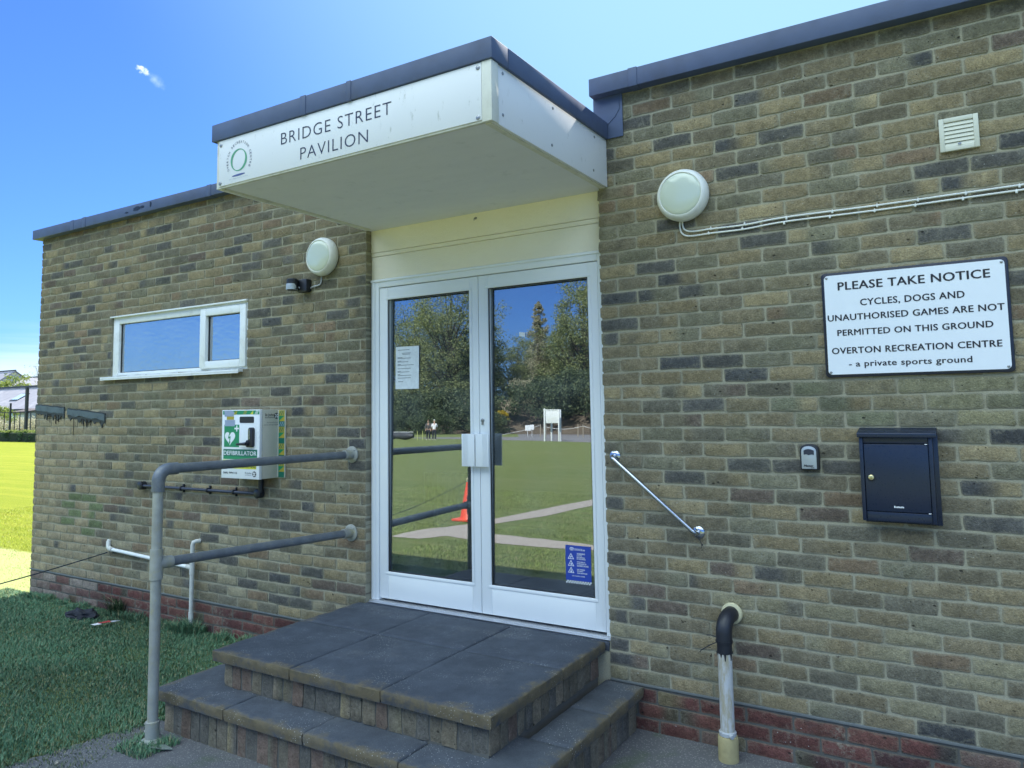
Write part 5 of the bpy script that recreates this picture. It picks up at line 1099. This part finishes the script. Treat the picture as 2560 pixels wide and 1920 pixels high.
for i,(x,y) in enumerate(((-36.6,-61),(-36.2,-61.4),(-34.1,-64.3),(-31.7,-60.6))):
    g=MB(); g.cyl((x,y,0),(x,y,1.25),.05,10); g.lathe([(.06,0),(.06,.04)],(x,y,1.24),(0,0,1),10); o=g.obj('rope_post',M['stone'],None); tag(o,('weathered rope post beside the small white notices','second weathered rope post by the small white notices','rope post behind the scoreboard, farther back','rope post right of the scoreboard, nearest')[i],'post','rope posts along the tarmac')
for a,b,l in (((-36.6,-61,1.2),(-41,-57,.1),'white rope running down from the rope post to the grass'),((-36.2,-61.4,1.0),(-31.7,-60.6,1.1),'white rope slung between rope posts behind the scoreboard'),((-31.7,-60.6,1.1),(-27,-60,.7),'white rope running right from the nearest rope post')):
    p0,p1=Vector(a),Vector(b); g=MB(); g.tube([p0.lerp(p1,i/12)-Vector((0,0,.5*4*(i/12)*(1-i/12)*.5)) for i in range(13)],.018,6); o=g.obj('barrier_rope',M['white'],None); tag(o,l,'rope')
for x,z,w,h,l in ((-38.1,.9,.62,.55,'left small white notice tied to the rope fence'),(-37.6,.98,.45,.5,'right small white notice tied to the rope fence')):
    g=MB(); g.box(x-w/2,x+w/2,-61.06-.03*(w>.5),-61.03-.03*(w>.5),z-h/2,z+h/2); g.cyl((x,-61.0,0),(x,-61.0,z+h/2),.02,8); o=g.obj('small_notice',M['signwhite'],None); tag(o,l,'notice')
def skinned(name,pts,edges,mat,parent,loc,rz,root=0,lev=2):
    me=bpy.data.meshes.new(name); me.from_pydata([p[:3] for p in pts],edges,[]); o=bpy.data.objects.new(name,me); COL.objects.link(o)
    o.modifiers.new('skin','SKIN'); s_=o.modifiers.new('sub','SUBSURF'); s_.levels=s_.render_levels=lev
    for i,p in enumerate(pts):
        q=me.skin_vertices[0].data[i]; q.radius=(p[3],p[3] if len(p)<5 else p[4]); q.use_root=(i==root)
    me.materials.append(mat); o.parent=parent; o.modifiers['skin'].use_smooth_shade=True
    dg=bpy.context.evaluated_depsgraph_get(); dg.update(); m2=bpy.data.meshes.new_from_object(o.evaluated_get(dg)); o.modifiers.clear(); o.data=m2; m2.name=name; return o
def person(loc,rz,label,top,topmat,cap,bend):
    P=thing('person',label,'person',loc,None); P.rotation_euler=(0,0,rz)
    def bd(x,y,z):   # lean forward (towards -y) above the hips
        if z>.9: a=bend; dz=z-.9; return (x,y-dz*math.sin(a),.9+dz*math.cos(a))
        return (x,y,z)
    pts=[(0,0,.92,.13,.10),(*bd(0,0,1.12),.125,.09),(*bd(0,.005,1.32),.15,.10),(*bd(0,.01,1.42),.09,.07),(*bd(0,-.005,1.50),.05,.052),(*bd(0,-.02,1.58),.07,.085),(*bd(0,-.02,1.68),.072,.088)]
    ed=[(i,i+1) for i in range(6)]
    for s_ in (-1,1):
        b=len(pts); pts+=[(.095*s_,0,.86,.085),(.10*s_,-.01,.50,.058),(.105*s_,.015,.10,.040),(.105*s_,-.10,.045,.035)]; ed+=[(0,b),(b,b+1),(b+1,b+2),(b+2,b+3)]
        b=len(pts); sh=bd(.17*s_,.01,1.39); el=(sh[0]+.06*s_,sh[1]-.03,sh[2]-.28); wr=(el[0]-.03*s_,el[1]-.14,el[2]-.20); pa=(wr[0],wr[1]-.04,wr[2]-.05)
        pts+=[(*sh,.055),(*el,.042),(*wr,.027),(*pa,.030,.018)]; ed+=[(2,b),(b,b+1),(b+1,b+2),(b+2,b+3)]
        for q in range(5):
            f=len(pts); ox=(-.024+.012*q) if q<4 else -.03*s_; L_=(.06,.072,.068,.055,.045)[q]
            pts+=[(pa[0]+ox,pa[1]-.02,pa[2]-.02,.009),(pa[0]+ox*1.15,pa[1]-.03,pa[2]-.02-L_*.7,.008),(pa[0]+ox*1.1,pa[1]-.018,pa[2]-.02-L_,.007)]; ed+=[(b+3,f),(f,f+1),(f+1,f+2)]
    skinned('body',pts,ed,M['skin'],P,loc,rz)
    tp=[(0,0,.90,.150,.12),(*bd(0,0,1.12),.145,.11),(*bd(0,.005,1.32),.168,.115),(*bd(0,.01,1.42),.09,.075)]; te=[(0,1),(1,2),(2,3)]
    for s_ in (-1,1):
        b=len(tp); sh=bd(.175*s_,.01,1.385); el=(sh[0]+.06*s_,sh[1]-.03,sh[2]-.27); wr=(el[0]-.024*s_,el[1]-.11,el[2]-.16); tp+=[(*sh,.070),(*el,.056)]+([(*wr,.042)] if top=='jacket' else []); te+=[(2,b),(b,b+1)]+([(b+1,b+2)] if top=='jacket' else [])
    skinned(top,tp,te,topmat,P,loc,rz,1)
    tr=[(0,0,.93,.148,.118),(0,0,.86,.13,.115)]; te=[(0,1)]
    for s_ in (-1,1):
        b=len(tr); tr+=[(.098*s_,0,.78,.098),(.103*s_,-.01,.48,.075),(.106*s_,.012,.09,.060)]; te+=[(1,b),(b,b+1),(b+1,b+2)]
    skinned('trousers',tr,te,M['trouser'],P,loc,rz)
    for s_ in (-1,1): skinned('shoe',[(.105*s_,.03,.045,.045),(.106*s_,-.06,.042,.043),(.107*s_,-.13,.035,.036)],[(0,1),(1,2)],M['shoe'],P,loc,rz)
    hd=bd(0,-.02,1.70); skinned('cap' if cap else 'hair',[(hd[0],hd[1]+.03,hd[2]-.01,.088,.09),(hd[0],hd[1]-.01,hd[2]+.03,.085,.09)]+([(hd[0],hd[1]-.13,hd[2]-.0,.05,.012)] if cap else []),[(0,1)]+([(1,2)] if cap else []),M['cap'] if cap else M['hair'],P,loc,rz)
    nz=bd(0,-.115,1.615); g=MB(); g.lathe([(.012,0),(.006,.022)],nz,(0,-1,-.2),8); q=g.obj('nose',M['skin'],None); q.parent=P
    for s_ in (-1,1):
        e=bd(.03*s_,-.104,1.64); g=MB(); g.lathe([(.008,0),(.005,.006)],e,(0,-1,0),8); q=g.obj('eye',M['ink'],None); q.parent=P
        e=bd(.075*s_,-.02,1.62); g=MB(); g.lathe([(.02,0),(.012,.012)],e,(s_,0,0),10); q=g.obj('ear',M['skin'],None); q.parent=P
    m_=bd(0,-.108,1.575); g=MB(); g.box(m_[0]-.02,m_[0]+.02,m_[1]-.004,m_[1]+.01,m_[2]-.004,m_[2]+.004); q=g.obj('mouth',M['litterred'],None); q.parent=P
    return P
person((-39.1,-47.12,0),R(-35),'person in white shirt, white cap and dark trousers beside the green','shirt',M['shirt'],True,R(12)); person((-39.85,-47.3,0),R(150),'person in dark grey jacket and dark trousers facing the one in white','jacket',M['jacket'],False,R(4))

# ------------------------------------------------------------------ left background: hedge, railings, houses
HG=thing('hedge','clipped dark hedge with bright top along the far edge of the lawn','hedge',(-50,20.6,0))
r=random.Random(5); cs=[(-78+56*(i+r.random())/300,20.6+r.uniform(-.35,.45),.08+.46*r.random()) for i in range(300)]
me=leaf_mesh('leaves',cs,[.28]*300,70,.05,M['hedge'],6); o=bpy.data.objects.new('foliage',me); COL.objects.link(o); o.parent=HG; o.matrix_parent_inverse=Matrix.Translation(-HG.location)
cs=[(-78+56*(i+r.random())/260,20.6+r.uniform(-.4,.5),.60+.07*r.random()) for i in range(260)]; me=leaf_mesh('leaves',cs,[.2]*260,34,.05,M['hedgetop'],7,.35); o=bpy.data.objects.new('top_growth',me); COL.objects.link(o); o.parent=HG; o.matrix_parent_inverse=Matrix.Translation(-HG.location)
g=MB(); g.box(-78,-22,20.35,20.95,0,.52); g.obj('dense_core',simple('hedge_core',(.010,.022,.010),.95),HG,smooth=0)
FN=thing('railing_fence','black metal railings with tall posts behind the hedge','fence',(-50,21.5,0))
g=MB(); x=-78
while x<-22: g.cyl((x,21.5,0),(x,21.5,1.9),.032,8); x+=.68
g.obj('railing_bars',M['railing'],FN); g=MB(); g.box(-78,-22,21.47,21.53,1.80,1.86); g.box(-78,-22,21.47,21.53,.25,.31); g.obj('rails',M['railing'],FN)
for x,h,w in ((-52.55,3.46,.10),(-54.62,2.46,.05),(-61,3.46,.10),(-44,3.46,.10),(-36,3.46,.10)):
    g=MB(); g.box(x-w,x+w,21.40-w*.5,21.44+w*.5,0,h); g.obj('tall_post',M['railing'],FN)
g=MB(); g.cyl((-61,21.42,3.40),(-36,21.42,3.40),.018,6); g.obj('top_wire',M['railing'],FN)
def house(name,label,x0,x1,y0,y1,ze,zr,wall_,roof_,chim=None,gable='x'):
    H=thing(name,label,'house',((x0+x1)/2,y0,0)); g=MB(); g.box(x0,x1,y0,y1,0,ze); g.obj('wall',wall_,H)
    ym=(y0+y1)/2; e=.3; g=MB(); v=[(x0-e,y0-e,ze-.05),(x1+e,y0-e,ze-.05),(x1+e,ym,zr),(x0-e,ym,zr),(x0-e,y1+e,ze-.05),(x1+e,y1+e,ze-.05)]; v=v+[(x,y,z+.12) for x,y,z in v]
    g.add(v,[(6,7,8,9),(9,8,11,10),(0,3,2,1),(3,4,5,2),(0,1,7,6),(4,10,11,5),(0,6,9,3),(3,9,10,4),(1,2,8,7),(2,5,11,8)]); rf=g.obj('roof',roof_,H,smooth=0)
    g=MB(); g.add([(x0,y0,ze),(x0,y1,ze),(x0,ym,zr-.05),(x1,y0,ze),(x1,y1,ze),(x1,ym,zr-.05)],[(0,1,2),(3,5,4),(0,2,5,3),(1,4,5,2)]); g.obj('gable',wall_,H,smooth=0)
    g=MB(); g.box(x0-e,x1+e,ym-.12,ym+.12,zr+.06,zr+.24); g.obj('ridge',M['darktimber'],H,smooth=0)
    g=MB(); g.box(x0-e,x1+e,y0-e-.1,y0-e+.02,ze-.14,ze+.06); g.obj('gutter',M['darktimber'],H)
    return H,rf
H,rf=house('bungalow','low grey tiled bungalow with a rooflight behind the railings',-92,-58,32.0,39,2.15,4.35,M['render'],M['slate'])
sl=(4.35-2.15)/3.65
rx0,rx1=-79.95,-78.7
for dz,mat,ex,nm in ((.16,M['darktimber'],.12,'rooflight'),(.20,M['skylight'],0,'rooflight')):
    g=MB(); ya,yb_=33.15,34.05; z_=lambda y:2.15+(y-31.7)*sl+dz-.05
    v=[(rx0-ex,ya-ex,z_(ya-ex)),(rx1+ex,ya-ex,z_(ya-ex)),(rx1+ex,yb_+ex,z_(yb_+ex)),(rx0-ex,yb_+ex,z_(yb_+ex))]; v=v+[(x,y,z-.14) for x,y,z in v]; g.add(v,[(0,1,2,3),(7,6,5,4),(0,4,5,1),(1,5,6,2),(2,6,7,3),(3,7,4,0)]); q=g.obj(nm,mat,rf,smooth=0)
g=MB(); g.box(-74.5,-74.1,31.95,32.0,.9,1.9); g.box(-77.4,-75.6,31.95,32.0,.9,1.9); g.obj('window',M['skylight'],H,smooth=0)
LS=thing('lean_to','dark tiled lean-to roof against the bungalow','shed',(-72,30.4,0)); g=MB(); v=[(-73.3,30,1.92),(-70.4,30,1.98),(-70.2,31.6,2.2),(-73.3,31.6,2.24)]; v+= [(x,y,z-.1) for x,y,z in v]; g.add(v,[(0,1,2,3),(7,6,5,4),(0,4,5,1),(1,5,6,2),(2,6,7,3),(3,7,4,0)]); g.obj('roof',simple('brown_tiles',(.09,.075,.075),.9),LS,smooth=0); g=MB(); g.box(-73.1,-70.5,30.2,31.6,0,1.9); g.obj('wall',M['render'],LS)
house('terrace_house','pale rendered house with grey roof beyond the bungalow ridge',-141,-128,60,68,6.2,9.4 if False else 8.0,M['render'],M['slate'])
house('terrace_house','dark gabled house at the far left beyond the bungalow',-160,-141.5,58,66,6.2,9.2,M['render'],M['slate'])
house('cottage','small pale house with chimney nearest the pavilion corner',-103,-94,45,51,4.2,5.4,M['render'],M['slate'])
g=MB(); g.box(-101.2,-100.5,46,46.6,5,5.9); o=g.obj('chimney_stack',M['stone'],None); o.name='chimney'; tag(o,'pale chimney stack on the small house nearest the pavilion corner','chimney')
sA=tree('shrub','bright green round shrub behind the railings at far left','shrub',(-61,24,.4),2.1,.95,'bush',M['hedgetop'],51,None,70,.07,40)
sB=tree('shrub','pale grey green shrub filling the railings above the hedge','shrub',(-58.5,23,0),1.75,1.9,'bush',M['leafpale'],52,None,90,.07,50)
dup(sB,(-55.6,23.6,0),1.1,(1,1,.9),'second pale grey green shrub nearer the pavilion corner')
tree('garden_tree','yellow green tree top above the bungalow ridge at far left','tree',(-103,44,0),6.6,3.4,'round',M['hedgetop'],53,None,60,.16,60,.3)
tree('garden_tree','thin bare tree standing above the bungalow ridge','tree',(-96,44,0),8.4,2.6,'round',M['leafpale'],54,None,10,.08,60,.3)
